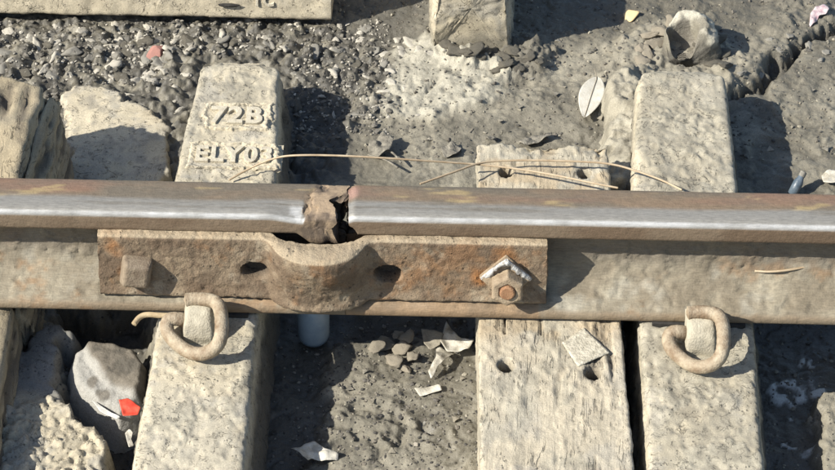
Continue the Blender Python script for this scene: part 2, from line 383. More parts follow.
def sleeper(name, left_px, right_px, far_v, label, s, rough_patch=None, smear=0.):
    """left_px/right_px: (u, v) of the top edges, far to near"""
    L = [P(u, v, 0) for u, v in left_px]; R = [P(u, v, 0) for u, v in right_px]
    yf = P((left_px[0][0] + right_px[0][0]) / 2, far_v, 0)[1]
    ys = np.concatenate([np.arange(-.46, yf - .03, .0032), yf - .03 + .03 * np.sin(np.linspace(0, math.pi / 2, 14))])
    ys = np.concatenate([[-1.2, -1.0, -.8, -.6, -.52], ys])
    Lo = sorted(L, key=lambda p: p[1]); Ro = sorted(R, key=lambda p: p[1])
    xl = np.interp(ys, [p[1] for p in Lo], [p[0] for p in Lo]); xr = np.interp(ys, [p[1] for p in Ro], [p[0] for p in Ro])
    k = sstep(yf - .028, yf, ys) ** 2 * .020; xl = xl + k; xr = xr - k
    V = loft_y(ys, xl, xr, 0., -.15, .026, r=.008)
    e = sstep(yf - .03, yf + .001, V[..., 1]); V[..., 2] -= np.where(V[..., 2] > -.05, e ** 2 * .010, 0)
    V = cap_rings(V, (.97, .85, .6, .3, .05), .004)
    n = gnormals(V, True); q = V
    top = sstep(-.02, -.004, V[..., 2])
    dsp = .0009 * fbm(q, 18, 3, .5, s=s) + .0008 * fbm(q, 140, 3, .7, s=s + 3)
    pit = np.clip(fbm(q, 105, 3, .6, s=s + 6) - .32, 0, 1); dsp -= pit * .004
    if rough_patch is not None:
        rp = polymask(q[..., :2] + np.stack([fbm(q, 40, 3, s=s + 31), fbm(q, 40, 3, s=s + 33)], -1) * .012, pxpoly(rough_patch[0], 0), .012) * top
        dsp += rp * (.0006 + (.0011 + .0022 * (smear > .1)) * fbm(q, 120, 3, .7, s=s + 35))
    skin = sstep(-.02 + .14 - smear, .03 + .14 - smear, fbm(q * np.array([1, .8, 1]), 19, 5, .62, s=s + 70)) * top
    dsp += skin * (.0011 + .0006 * fbm(q, 150, 2, s=s + 73)) * (1 + .6 * (smear > .1))
    edge = np.exp(-((V[..., 2] + .006) / .012) ** 2)
    dsp -= edge * .004 * np.clip(fbm(q, 45, 4, .6, s=s + 40) - .05, 0, 1) * 2
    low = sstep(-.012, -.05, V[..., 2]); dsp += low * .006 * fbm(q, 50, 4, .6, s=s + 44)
    V = V + n * dsp[..., None]
    col = conc_colour(q, s + 50)
    col = mixc(col, mixc(mud_d * .9, mud * 1.2, sstep(-.1, .4, fbm(q, 30, 4, .6, s=s + 46) - .5 * (n[..., 0] > .3))), low * .9)  # muddy flanks; the right-facing one is coloured darker to deepen its shade
    if rough_patch is not None: col = mixc(col, np.array(rough_patch[1]), rp * .5)
    col = mixc(col, conc_d * .8, np.clip(pit * 9, 0, 1) * .35 * top)
    col = mixc(col, mixc(mud * 1.15, mud * 1.6, sstep(-.2, .4, fbm(q, 60, 3, s=s + 62))), sstep(.05 - smear, .4 - smear, fbm(q * np.array([1, .6, 1]), 13, 5, .65, s=s + 60)) * .6 * top)
    col = mixc(col, mixc(mud * 1.5, mud * 2.1, sstep(-.2, .3, fbm(q, 70, 3, s=s + 75))), skin * .65)
    base = (float(xl.mean() + xr.mean()) / 2, 0.05, -.15)
    root = thing(name, base, label, 'sleeper')
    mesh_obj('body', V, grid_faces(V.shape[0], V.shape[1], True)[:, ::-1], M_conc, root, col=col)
    return root
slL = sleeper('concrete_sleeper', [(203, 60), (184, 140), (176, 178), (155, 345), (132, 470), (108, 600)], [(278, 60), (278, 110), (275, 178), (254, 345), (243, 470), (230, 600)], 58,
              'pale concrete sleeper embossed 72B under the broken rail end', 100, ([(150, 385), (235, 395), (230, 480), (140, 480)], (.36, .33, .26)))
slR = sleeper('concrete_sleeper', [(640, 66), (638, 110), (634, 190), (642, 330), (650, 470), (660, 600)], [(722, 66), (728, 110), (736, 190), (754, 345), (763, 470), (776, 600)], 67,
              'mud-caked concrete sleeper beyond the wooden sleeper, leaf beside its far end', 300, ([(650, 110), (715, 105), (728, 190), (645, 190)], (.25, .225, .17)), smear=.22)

# embossed marks on the left sleeper
def text_mesh(txt, width, height, thick):
    cu = bpy.data.curves.new('marks', 'FONT'); cu.body = txt; cu.extrude = thick / 2; cu.bevel_depth = .02; cu.offset = .012; cu.space_character = 1.12; cu.size = 1; cu.extrude = .12
    ob = bpy.data.objects.new('marks', cu); C.objects.link(ob)
    dg = bpy.context.evaluated_depsgraph_get(); me = bpy.data.meshes.new_from_object(ob.evaluated_get(dg))
    bpy.data.objects.remove(ob); bpy.data.curves.remove(cu)
    co = np.empty(len(me.vertices) * 3); me.vertices.foreach_get('co', co); co = co.reshape(-1, 3)
    mn, mx = co.min(0), co.max(0); co = (co - (mn + mx) / 2) / (mx - mn) * np.array([width, height, thick])
    F = [list(p.vertices) for p in me.polygons]; bpy.data.meshes.remove(me)
    return co, F
M_emb = cmat('embossed_concrete', (.37, .33, .25), (.50, .455, .35), 120, .92, .35, bscale=500)
def emboss(root, txt, u, v, wpx, hpx):
    c = P(u, v, .0); w = abs(PX(u + wpx / 2, c[1], 0) - PX(u - wpx / 2, c[1], 0)); h = P(u, v - hpx / 2, 0)[1] - P(u, v + hpx / 2, 0)[1]
    # raised panel with a ragged rim
    pw, ph = w / 2 + .011, h / 2 + .009
    g = 90; a = np.linspace(-1, 1, g); A, B = np.meshgrid(a, a)
    X = c[0] + A * pw * 1.06; Y = c[1] + B * ph * 1.12
    xy = np.stack([X, Y], -1); wv = fbm(xy, 60, 4, .65, s=len(txt)) * .16
    ed = np.maximum(np.abs(A), np.abs(B))
    rim = np.exp(-((ed - .86 + wv) / .085) ** 2); ins = sstep(1.0, .90, ed + wv)
    z = -.004 + ins * .0048 + rim * .0026 + .0014 * fbm(xy, 130, 3, .6, s=7)
    col = conc_colour(np.stack([X, Y, z], -1), 150); col = mixc(col, conc * 1.05, rim * .5)
    pan = mesh_obj('raised_panel', np.stack([X, Y, z], -1), grid_faces(g, g), M_conc, root, col=col)
    co, F = text_mesh(txt, w, h, .006)
    co = co + np.array([c[0], c[1], .0018])
    co[:, :2] += np.stack([fbm(co, 90, 2, s=3), fbm(co, 90, 2, s=4)], -1) * .0005
    o = mesh_obj('lettering', co, F, M_emb, pan, smooth=False); return o
emboss(slL, '72B', 237, 117, 52, 17)
emboss(slL, 'ELY03', 234, 156, 76, 16)

# far sleepers of the next track
def rough_block(name, V, s, label, cat, mat=M_conc, colf=None, amp=.004, loc=None, parts=True):
    n = gnormals(V, True); q = V.copy()
    d = amp * fbm(q, 26, 4, .6, s=s) + amp * .45 * fbm(q, 110, 3, .6, s=s + 3)
    V = V + n * d[..., None]
    col = conc_colour(q, s + 5) if colf is None else colf(q)
    o = mesh_obj(name, V, grid_faces(V.shape[0], V.shape[1], True)[:, ::-1], mat, col=col, loc=loc)
    return tag(o, label, cat)
c0 = P(428, 45, -.085); c1 = P(508, 45, -.085)
ys = np.concatenate([c0[1] - .012 + .02 * (1 - np.cos(np.linspace(0, math.pi / 2, 8))), np.arange(c0[1] + .012, c0[1] + .30, .004), [c0[1] + .6, c0[1] + 1.1]])
k = sstep(c0[1] + .01, c0[1] - .012, ys) * .006
V = loft_y(ys, np.full(len(ys), c0[0] + .014) + k, np.full(len(ys), c1[0] - .006) - k, .085, -.13, .016, r=.014, step=.004)
nst = len(V); V = np.concatenate([np.array([V[0].mean(0) + (V[0] - V[0].mean(0)) * k_ for k_ in (0, .08, .16, .24, .32, .4, .48, .56, .64, .72, .8, .87, .93, .97)]), V], 0)
n = gnormals(V, True); n[:15] = np.array([0, -1, 0]); q = V.copy()
face = np.stack([q[..., 0], q[..., 2]], -1)
d = .005 * fbm(q, 26, 4, .6, s=400) + .0025 * fbm(q, 110, 3, .6, s=403)
V = V + n * d[..., None]
col = conc_colour(q, 407); col = mixc(col, np.array([.31, .27, .19]), sstep(-.1, .3, fbm(q, 14, 4, s=411)) * .6); col = mixc(col, mud * 1.1, sstep(-.045, -.08, q[..., 2] + .03 * fbm(q, 40, 3, s=413)) * .8)
o = mesh_obj('concrete_sleeper', V, grid_faces(V.shape[0], V.shape[1], True)[:, ::-1], M_conc, col=col)
tag(o, 'tall concrete sleeper end rising from a pale cement spill', 'sleeper')

yb = P(150, 22.5, -.085)[1]; xe = PX(331, yb, -.05)
xs = np.concatenate([[-1.9, -1.5, -1.2, -1.0], np.arange(-.86, xe - .012, .004), xe - .012 + .012 * np.sin(np.linspace(0, math.pi / 2, 8))])
sec = resample([(yb + .010, -.080), (yb, -.072), (yb + .006, -.03), (yb + .022, .055), (yb + .034, .066), (yb + .17, .066), (yb + .19, .05), (yb + .21, -.08)], .004, True)
V = np.array([[[x, y, z] for y, z in sec] for x in xs]); V = cap_rings(V, (.97, .9, .8, .65, .5, .35, .2, .05), .001)
def cf(q):
    c = conc_colour(q, 457); c = mixc(c, conc * 1.05, np.full(q.shape[:2], .4))
    return c
lying = thing('concrete_sleeper', (xe - .5, yb + .1, -.085), 'concrete sleeper lying lengthwise on the rubble, parallel to the rail', 'sleeper')
n_ = gnormals(V, True); Vd = V + n_ * (.003 * fbm(V, 26, 4, .6, s=450) + .0012 * fbm(V, 120, 3, .6, s=453))[..., None]
mesh_obj('body', Vd, grid_faces(V.shape[0], V.shape[1], True)[:, ::-1], M_conc, lying, col=cf(V))
# slot and raised mark on its flank
M_dark = cmat('slot_shade_and_pad', (.02, .019, .017), (.04, .037, .032), 80, .9)
def blob_patch(name, u, v, w, h, zc, d, mat, parent, s):
    c = np.array([PX(u, yb + .012, zc), yb + .0005 + (zc + .03) * .19, zc]); V = []
    for rr in (.05, .5, .85, 1.0):
        V.append([[c[0] + rr * w * math.cos(a) * (1 + .1 * math.sin(3 * a + s)), c[1] - d * (1 - rr ** 2) + .002 + .19 * rr * h * math.sin(a), c[2] + rr * h * math.sin(a)] for a in np.linspace(0, 2 * math.pi, 20, endpoint=False)])
    V = np.array(V); return mesh_obj(name, V, grid_faces(4, 20, True), mat, parent)
blob_patch('slot_shade', 229, 6, .017,   .0035, -.048, .003, M_dark, lying, 1)  # proud dark patch standing in for the shade inside a recess
co, F = text_mesh('TC', .034, .020, .005); co = np.stack([co[:, 0] + PX(262, yb, 0), yb + .004 + (co[:, 1] + .0) * .19 - co[:, 2], co[:, 1] - .040], -1)
mesh_obj('lettering', co, F, M_emb, lying, smooth=False)

# ---- wooden sleepers
wood = np.array([.42, .37, .275]); wood_g = np.array([.325, .30, .245]); wood_d = np.array([.10, .085, .065])
def wood_colour(q, s):
    st = q * np.array([1, .12, 1]); t = sstep(-.3, .4, fbm(st, 70, 5, .65, s=s)); c = mixc(wood, wood * .82, t)
    g = sstep(.0, .4, fbm(q, 22, 4, .6, s=s + 4)); c = mixc(c, wood_g, g * .6)
    return c
L = [P(478, 146, 0), P(478, 322, 0), P(481, 470, 0), P(484, 600, 0)]; R = [P(607, 146, 0), P(621, 322, 0), P(634, 470, 0), P(647, 600, 0)]
yf = P(540, 147, 0)[1]
ys = np.concatenate([[-1.2, -1.0, -.8, -.6, -.52], np.arange(-.46, yf - .006, .0028), yf - .006 + .006 * np.sin(np.linspace(0, math.pi / 2, 5))])
xl = np.interp(ys, [p[1] for p in L[::-1]], [p[0] for p in L[::-1]]); xr = np.interp(ys, [p[1] for p in R[::-1]], [p[0] for p in R[::-1]])
V = loft_y(ys, xl, xr, 0., -.14, .002, r=.005, step=.0026)
V = cap_rings(V, (.97, .85, .6, .3, .05), .002); q = V.copy(); n = gnormals(V, True)
top = sstep(-.012, -.003, V[..., 2])
stq = q * np.array([1, .13, 1])
grain = fbm(stq, 75, 4, .65, s=500); crk = np.clip(fbm(stq + np.array([.4, 0, 0]), 60, 4, .6, s=505) - .22, 0, 1)
right = sstep(0, 1, (q[..., 0] - xl.mean()) / .19)
dsp = .0008 * grain - crk * (.003 + .012 * right) + .0016 * fbm(q, 28, 4, .6, s=509) + .0012 * fbm(q, 120, 3, .6, s=511)
flake = np.clip(fbm(q * np.array([1, .5, 1]), 70, 3, .6, s=515) - .12, 0, 1); dsp += flake * .0045 * top
ends = sstep(yf - .03, yf, q[..., 1]) * np.clip(fbm(q, 60, 3, s=517), -.3, 1) * .010; dsp -= ends
holes = np.zeros(q.shape[:2])
for hu, hv, hr in ((506, 365, .0100), (593, 372, .0100), (506, 172, .0090), (584, 173, .0085)):
    c = P(hu, hv, 0); d = np.hypot(q[..., 0] - c[0], (q[..., 1] - c[1]) * .85); holes = np.maximum(holes, sstep(hr * 1.15, hr * .8, d) * top)
col = wood_colour(q, 520); col = mixc(col, wood_d, np.clip(crk * 4, 0, 1) * .5)
col = mixc(col, mixc(mud * 1.6, mud * 2.2, sstep(-.2, .3, fbm(q, 60, 3, s=531))), sstep(-.05, .12, fbm(q, 15, 5, .62, s=533)) * .6)
# plate-worn strips beside the rail and rust staining
ystr = P(540, 330, 0)[1]; stain = sstep(ystr - .035, ystr, q[..., 1]) * top * sstep(-.3, .3, fbm(q, 40, 4, s=525))
col = mixc(col, np.array([.33, .25, .15]), stain * .55)
seam = np.zeros(q.shape[:2])
for su in (505, 541):
    x_ = P(su, 325, 0)[0]; seam = np.maximum(seam, np.exp(-((q[..., 0] - x_) / .0014) ** 2) * sstep(ystr - .012, ystr - .004, q[..., 1]) * (q[..., 1] < .02))
dsp -= seam * .006 * top; col = mixc(col, wood_d, seam * top * .8)
dsp = dsp * (1 - holes) - holes * .042
V = V + n * dsp[..., None]; col = mixc(col, wood_d * .5, holes)
ws = thing('wooden_sleeper', (float(xl.mean() + xr.mean()) / 2, 0, -.14), 'weathered wooden sleeper with bolt holes under the fishplate nut', 'sleeper')
mesh_obj('body', V, grid_faces(V.shape[0], V.shape[1], True)[:, ::-1], M_wood, ws, col=col)

# left wooden sleeper with its splintered far end: two split pieces
slw = thing('wooden_sleeper', (-.70, 0, -.14), 'splintered wooden sleeper beside the shaded concrete slab, its end split in two', 'sleeper')
def wood_piece(name, st, s, zoff=0.0, amp=1.):
    """st: list of (y, xl, xr, ztop_left, ztop_right)"""
    st = np.array(sorted(st)); ys = np.concatenate([[-1.2, -1., -.7], np.arange(-.46, st[-1, 0], .0035)]) if st[0, 0] < -.5 else np.arange(st[0, 0], st[-1, 0], .003)
    I = [np.interp(ys, st[:, 0], st[:, k]) for k in range(1, 5)]
    V = []
    for y, a, b, za, zb in zip(ys, *I):
        w = b - a
        ring = chaikin([(a, -.13), (a, za - .02), (a + .02 * w, za), (a + .3 * w, za * .7 + zb * .3 + .003), (a + .7 * w, za * .3 + zb * .7), (b - .04 * w, zb), (b, zb - .012), (b + .012, -.13)], 1)
        ring = resample(ring, .004 * max(1, (w + .26) / .4), True)
        m = 96; idx = np.linspace(0, len(ring), m, endpoint=False); rr = np.vstack([ring, ring[:1]])
        rr = np.stack([np.interp(idx, np.arange(len(rr)), rr[:, k]) for k in range(2)], 1)
        V.append([[x, y, z] for x, z in rr])
    V = cap_rings(np.array(V), (.9, .6, .3, .05), .006); q = V.copy(); n = gnormals(V, True); stq = q * np.array([1, .12, 1])
    crk = np.clip(fbm(stq, 55, 4, .6, s=s) - .02, 0, 1)
    dsp = .008 * fbm(stq, 38, 5, .65, s=s + 3) - crk * .020 + .0030 * fbm(stq, 120, 3, .6, s=s + 6)
    V = V + n * (dsp * amp)[..., None]; col = wood_colour(q, s + 9) * np.array([.80, .76, .68]); col = mixc(col, wood_d, np.clip(crk * 5, 0, 1) * .85)
    return mesh_obj(name, V, grid_faces(V.shape[0], V.shape[1], True)[:, ::-1], M_wood, slw, col=col)
def wp(u, v, z): p = P(u, v, z); return p
a = wp(-6, 90, .03); b = wp(26, 175, .02)
yE = wp(18, 84, .09)[1]
wood_piece('split_piece', [(-1.2, -.88, wp(18, 340, 0)[0], .0, .0), (-.09, -.88, wp(14, 318, 0)[0], .004, .002), (0.0, -.86, wp(28, 190, .01)[0], .01, .006), (.10, -.84, wp(23, 165, .04)[0], .045, .045),
                           (yE - .08, -.83, wp(33, 130, .08)[0], .08, .09), (yE - .03, -.80, wp(42, 100, .10)[0], .105, .085), (yE, -.75, wp(42, 86, .10)[0], .125, .09), (yE + .014, -.72, wp(24, 78, .10)[0], .12, .085)], 600)
yE2 = wp(45, 93, .065)[1]
wood_piece('split_piece', [(-.05, wp(31, 200, 0)[0], wp(52, 200, -.02)[0], -.02, -.05), (.08, wp(24, 172, .03)[0], wp(48, 172, 0)[0], .04, -.01),
                           (yE2 - .07, wp(36, 130, .06)[0], wp(58, 130, .03)[0], .07, .04), (yE2 - .02, wp(47, 100, .07)[0], wp(63, 100, .04)[0], .072, .055), (yE2 + .006, wp(50, 92, .07)[0], wp(61, 92, .05)[0], .055, .05)], 640)

# ================================================================== RAILS
prof = [(-.0680, .0035), (-.0715, .006), (-.0715, .015), (-.066, .0210), (-.050, .027), (-.034, .035), (-.020, .050), (-.012, .068), (-.0095, .086), (-.012, .103), (-.024, .1115), (-.0335, .1165), (-.0345, .1200), (-.0347, .1385), (-.0335, .1440), (-.0290, .1480), (-.021, .1502), (-.008, .1518), (.012, .1518), (.026, .1510), (.0325, .1465), (.0345, .139), (.0345, .116), (.030, .1125), (.012, .100), (.0095, .086), (.012, .05), (.034, .033), (.066, .02), (.068, .008), (.064, .005)]
sec = resample(chaikin(prof, 1), .0026, True)
sec0 = sec
def make_rail(xs, endfun, left, label, s):
    yy, zz = sec[:, 0], sec[:, 1]
    V = np.zeros((len(xs), len(sec), 3)); V[..., 1] = yy; V[..., 2] = zz; V[..., 0] = xs[:, None]
    lo, hi = (xs[0], xs[-1])
    xe = endfun(yy, zz)
    if left:
        k = (xs - (hi - .10)) / .10; k = np.clip(k, 0, 1)
        V[..., 0] += k[:, None] * (xe - hi)[None, :]
    else:
        k = np.clip(((lo + .10) - xs) / .10, 0, 1); V[..., 0] += k[:, None] * (xe - lo)[None, :]
    rings = []
    end = V[-1] if left else V[0]
    c = np.array([end[:, 0].mean(), 0, .085])
    # the web is thin: cap by pulling each vertex towards the web plane, then along it
    capr = []
    for sc_ in (.9, .7, .5, .3, .12):
        r = end.copy(); r[:, 1] = end[:, 1] * sc_; r[:, 2] = .08 + (end[:, 2] - .08) * (.90 + .10 * sc_)
        r[:, 0] += (-.002 if left else .002) + .006 * fbm(np.stack([r[:, 0] * 0, r[:, 1], r[:, 2]], -1), 90, 3, s=s + 77)
        capr.append(r)
    V = np.concatenate([V, np.array(capr)], 0) if left else np.concatenate([np.array(capr)[::-1], V], 0)
    return V
def rail_colour(q0, V, s, rough_mask):
    y, z = q0[..., 1], q0[..., 2]
    head = sstep(.102, .115, z)
    front = y < 0
    dirt = np.array([.27, .232, .168]); dirt2 = np.array([.185, .152, .106]); rust = np.array([.26, .135, .055])
    st = V * np.array([.25, 1, 1])
    t = sstep(-.3, .4, fbm(V, 24, 5, .6, s=s)); c = mixc(dirt, dirt2, t)
    rs = sstep(.15, .42, fbm(V, 16, 5, .65, s=s + 4)); c = mixc(c, rust, rs * .55)
    gr = sstep(.15, .5, fbm(V, 20, 4, .6, s=s + 7)); c = mixc(c, np.array([.36, .33, .265]), gr * .6)
    under = sstep(.045, .075, z); c = mixc(c, mixc(np.array([.12, .098, .075]), np.array([.17, .14, .10]), t), under * .85)  # dust-free brown web, darkened to strengthen the shade below the head
    toe = sstep(.021, .016, z); c = mixc(c, np.array([.22, .15, .09]), toe * .5)
    # head: brown top, polished running band towards the gauge corner, brown side
    hb = np.array([.20, .142, .095]); hb2 = np.array([.15, .122, .092]); red = np.array([.25, .125, .085])
    ch = mixc(hb, hb2, sstep(-.3, .3, fbm(st, 30, 4, .6, s=s + 11)))
    ch = mixc(ch, red, sstep(.0, .45, fbm(V * np.array([.12, .6, .6]), 26, 4, s=s + 13)) * sstep(-.004, .006, y) * .7)
    ch = mixc(ch, np.array([.40, .30, .15]), sstep(.38, .6, fbm(st, 60, 3, .6, s=s + 16)) * .6)
    side = sstep(.1425, .1385, z) * front
    cs = mixc(np.array([.17, .115, .075]), np.array([.22, .16, .11]), sstep(-.3, .3, fbm(st, 40, 4, s=s + 21)))
    ch = mixc(ch, cs, side)
    edge = -.0075 + .004 * fbm(np.stack([V[..., 0], V[..., 0] * 0], -1), 9, 3, s=s + 24) + .0025 * fbm(st, 70, 2, s=s + 25)
    band = sstep(edge + .004, edge - .005, y) * sstep(.1395, .1425, z)
    band = band * (1 - rough_mask)
    scuff = sstep(.15, .55, fbm(V * np.array([.06, 2, 2]), 60, 4, .6, s=s + 28))
    steel = mixc(np.array([.20, .192, .172]), np.array([.135, .122, .10]), scuff)
    steel = mixc(steel, np.array([.46, .46, .45]), sstep(-.0290, -.0314, y) * (.62 + .5 * fbm(V * np.array([1, .3, .3]), 28, 4, .6, s=s + 33)))  # pale line at the gauge corner: highlight painted into the steel colour
    ch = mixc(ch, steel, band)
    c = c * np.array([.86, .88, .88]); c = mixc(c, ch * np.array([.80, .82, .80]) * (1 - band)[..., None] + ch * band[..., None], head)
    metal = band * (.20 - .08 * scuff * sstep(-.03, -.015, y)) + head * (1 - band) * .06
    return c, metal
XL_END = PX(334, -.01, .14); XR_END = PX(349, -.01, .14)
# left rail, broken end
xs = np.concatenate([[-2.4, -1.9, -1.5, -1.2, -1.0, -.9, -.8], np.arange(-.72, XL_END - .07, .0032), np.arange(XL_END - .07, XL_END, .0018)])
def endL(y, z):
    e = XL_END + .014 * fbm(np.stack([y * 0, y, z], -1), 42, 4, .6, s=701)
    e = e + .010 * sstep(.13, .115, z) * (z > .1) * (y < 0) + .013 * sstep(-.006, .012, y) * (z > .1)
    e = np.where(z < .1, XL_END + .016 + .002 * fbm(np.stack([y, z], -1), 60, 2, s=703), e)
    return e
V = make_rail(xs, endL, True, '', 700); q0 = V.copy()
x303 = PX(304, -.02, .145)
bx = x303 + .010 * fbm(np.stack([V[..., 1], V[..., 2]], -1), 50, 3, s=705) + .012 * sstep(0.0, .03, V[..., 1])
brk = sstep(bx - .0015, bx + .003, V[..., 0]) * sstep(.105, .116, V[..., 2])
n = gnormals(V, True)
body = (1 - sstep(.098, .110, V[..., 2]))
dsp = body * sstep(.014, .024, q0[..., 2]) * (.0010 * fbm(V, 26, 4, .6, s=710) + .0014 * fbm(V, 120, 3, .7, s=713) + .0022 * sstep(.0, .12, fbm(V, 36, 4, .6, s=716))) + (1 - body) * (.0003 * fbm(V, 60, 3, s=718))
V = V + n * dsp[..., None]
rq = q0 + .004 * np.stack([fbm(q0, 80, 2, s=721), fbm(q0, 80, 2, s=722), fbm(q0, 80, 2, s=723)], -1)
rough = .75 * np.round(vnoise(rq * np.array([95, 42, 60.]), 720) * 2.2) / 2.2 + .25 * fbm(q0, 120, 3, s=725)
V[..., 2] -= brk * (.0012 + .0075 * np.clip(rough - .05, 0, 1)) * sstep(.116, .135, q0[..., 2])
V[..., 1] += brk * np.clip(rough, 0, 1) * .004 * np.sign(-q0[..., 1])
# torn lip hanging from the gauge side of the break
lip = sstep(x303 - .012, x303 + .012, q0[..., 0]) * (q0[..., 1] < -.02) * sstep(.128, .114, q0[..., 2]) * sstep(.095, .112, q0[..., 2])
V[..., 2] -= lip * (.016 + .006 * fbm(q0, 60, 3, s=724)); V[..., 1] -= lip * .003
# running edge squashed towards the break
sq = sstep(x303 - .05, x303, q0[..., 0]) * (1 - brk) * sstep(-.005, -.03, q0[..., 1]) * sstep(.12, .14, q0[..., 2])
V[..., 2] -= sq * .0065
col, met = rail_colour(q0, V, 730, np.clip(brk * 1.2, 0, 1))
brc = mixc(np.array([.25, .185, .12]), np.array([.11, .082, .058]), sstep(-.15, .3, fbm(V, 60, 4, .6, s=735)))
col = mixc(col, brc, brk); met = met * (1 - brk)
chip = sstep(.012, .004, np.abs(q0[..., 0] - (x303 - .010))) * sstep(-.012, -.02, q0[..., 1]) * sstep(.139, .143, q0[..., 2]) * (1 - brk)
col = mixc(col, np.array([.60, .60, .59]), chip * .45 * sstep(-.2, .2, fbm(q0, 90, 3, s=739))); 
capm = np.zeros(V.shape[:2]); capm[-5:] = .85; col = mixc(col, mixc(np.array([.13, .095, .065]), np.array([.06, .046, .036]), sstep(-.2, .3, fbm(V, 90, 3, s=738))), capm); met = met * (1 - capm)
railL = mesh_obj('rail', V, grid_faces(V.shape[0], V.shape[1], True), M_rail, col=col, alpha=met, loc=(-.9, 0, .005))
railL.data.set_sharp_from_angle(angle=math.radians(38))
tag(railL, 'rusty steel rail with a jagged, crushed broken end over the embossed sleeper', 'rail')
# right rail
xs = np.concatenate([np.arange(XR_END, XR_END + .07, .0018), np.arange(XR_END + .07, .72, .0032), [.8, .9, 1.0, 1.2, 1.5, 1.9, 2.4]])
def endR(y, z):
    e = XR_END + .004 * fbm(np.stack([y * 0, y, z], -1), 60, 3, .6, s=751)
    e = e + .010 * sstep(.146, .118, z) * (z > .1) * sstep(0, -.03, y) - .004 * sstep(.0, .034, y)
    return np.where(z < .1, XR_END - .004, e)
V = make_rail(xs, endR, False, '', 750); q0 = V.copy(); n = gnormals(V, True)
body = (1 - sstep(.098, .110, V[..., 2]))
cake = sstep(PX(545, -.06, .02), PX(600, -.06, .02), V[..., 0])
dsp = body * sstep(.014, .024, q0[..., 2]) * (.0008 * fbm(V, 26, 4, .6, s=760) + .0013 * fbm(V, 140, 3, .7, s=763) + (.0008 + .0012 * cake) * sstep(-.02, .10, fbm(V, 34, 4, .65, s=766))) + (1 - body) * (.0003 * fbm(V, 60, 3, s=768))
V = V + n * dsp[..., None]
rnd = sstep(XR_END + .012, XR_END, q0[..., 0]) * sstep(.11, .13, q0[..., 2]); V[..., 2] -= rnd ** 2 * .003
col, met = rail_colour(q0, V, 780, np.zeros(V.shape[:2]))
# bare rust where the fishplate used to keep the dust off
bare = sstep(PX(541, -.06, .02), PX(537, -.06, .02), q0[..., 0]) * body
col = mixc(col, mixc(np.array([.225, .15, .085]), np.array([.165, .112, .066]), sstep(-.2, .3, fbm(V, 45, 4, s=785))), bare * .8)
pink = sstep(.011, .004, np.hypot(q0[..., 0] - PX(353, .01, .15), (q0[..., 1] - .012) * .6)) * sstep(.14, .148, q0[..., 2])
col = mixc(col, np.array([.34, .20, .165]), pink * .45); met = met * (1 - pink)
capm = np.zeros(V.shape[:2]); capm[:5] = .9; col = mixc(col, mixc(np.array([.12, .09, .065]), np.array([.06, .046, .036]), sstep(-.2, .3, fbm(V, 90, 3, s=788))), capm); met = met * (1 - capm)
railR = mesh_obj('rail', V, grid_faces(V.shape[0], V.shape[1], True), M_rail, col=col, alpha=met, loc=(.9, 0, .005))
tag(railR, 'rusty steel rail with polished gauge edge, squarely cut at the gap', 'rail')

# ================================================================== FISHPLATE
x0 = PX(99, -.04, .09); x1 = PX(547, -.04, .09); xb0, xb1 = PX(258, -.06, .1), PX(378, -.06, .1); xbc = (xb0 + xb1) / 2
fp_sec = [(-.0300, .1160), (-.0440, .1165), (-.0465, .1130), (-.0480, .100), (-.0530, .066), (-.0590, .040), (-.0635, .0310), (-.0645, .0280), (-.0600, .0255), (-.0470, .0300), (-.036, .040), (-.0300, .066), (-.0275, .098), (-.0280, .1145)]
def corner_round(p):
    p = np.asarray(p); o_ = []
    for i_ in range(len(p)):
        a_, b_, c_ = p[i_ - 1], p[i_], p[(i_ + 1) % len(p)]
        for w_, nb in ((a_, 0), (c_, 1)):
            d_ = w_ - b_; l_ = np.linalg.norm(d_); o_.append(b_ + d_ / l_ * min(.0016, l_ * .3))
    return np.array(o_)
fs = resample(corner_round(fp_sec), .0020, True)
xs = np.concatenate([x0 + .003 * (1 - np.cos(np.linspace(0, math.pi / 2, 4))), np.arange(x0 + .005, x1 - .004, .0021), x1 - .003 + .003 * np.sin(np.linspace(0, math.pi / 2, 4))])
V = np.zeros((len(xs), len(fs), 3)); V[..., 0] = xs[:, None]; V[..., 1] = fs[:, 0]; V[..., 2] = fs[:, 1]
q0 = V.copy()
hw = (xb1 - xb0) / 2
def bump_at(x, w): return np.where(np.abs(x - xbc) < w, .5 * (1 + np.cos(np.pi * np.clip(np.abs(x - xbc) / w, 0, 1))), 0) ** .45
bxs = np.arange(-.2, .2, .0005); arc = np.sqrt(np.clip(1 - (bxs / .063) ** 2, 0, None)); gk = np.exp(-(np.arange(-60, 61) * .0005 / .0075) ** 2); arc = np.convolve(arc, gk / gk.sum(), 'same')
b = np.interp(V[..., 0] - xbc, bxs, arc)
tz = sstep(.025, .11, V[..., 2])
V[..., 1] -= b * (.022 + .025 * tz) * np.where(q0[..., 1] > -.0375, .48, 1.)
V[..., 2] -= b * (.003 * (1 - tz) + .001)
k = sstep(.02, .0, xs - x0)[:, None] * .0015 + sstep(.02, 0, x1 - xs)[:, None] * .0015
V = cap_rings(V, (.96, .8, .55, .3, .05), .0)
q0 = np.concatenate([np.repeat(q0[:1], 5, 0), q0, np.repeat(q0[-1:], 5, 0)], 0)
n = -gnormals(V, True)
outer = (q0[..., 1] < -.036) & (q0[..., 2] > .028)
dsp = .0013 * fbm(V, 32, 4, .6, s=800) + .0010 * fbm(V, 120, 3, .6, s=803) - .0020 * np.clip(fbm(V, 85, 3, .6, s=806) - .15, 0, 1)
hole = np.zeros(V.shape[:2]); ring = np.zeros(V.shape[:2])
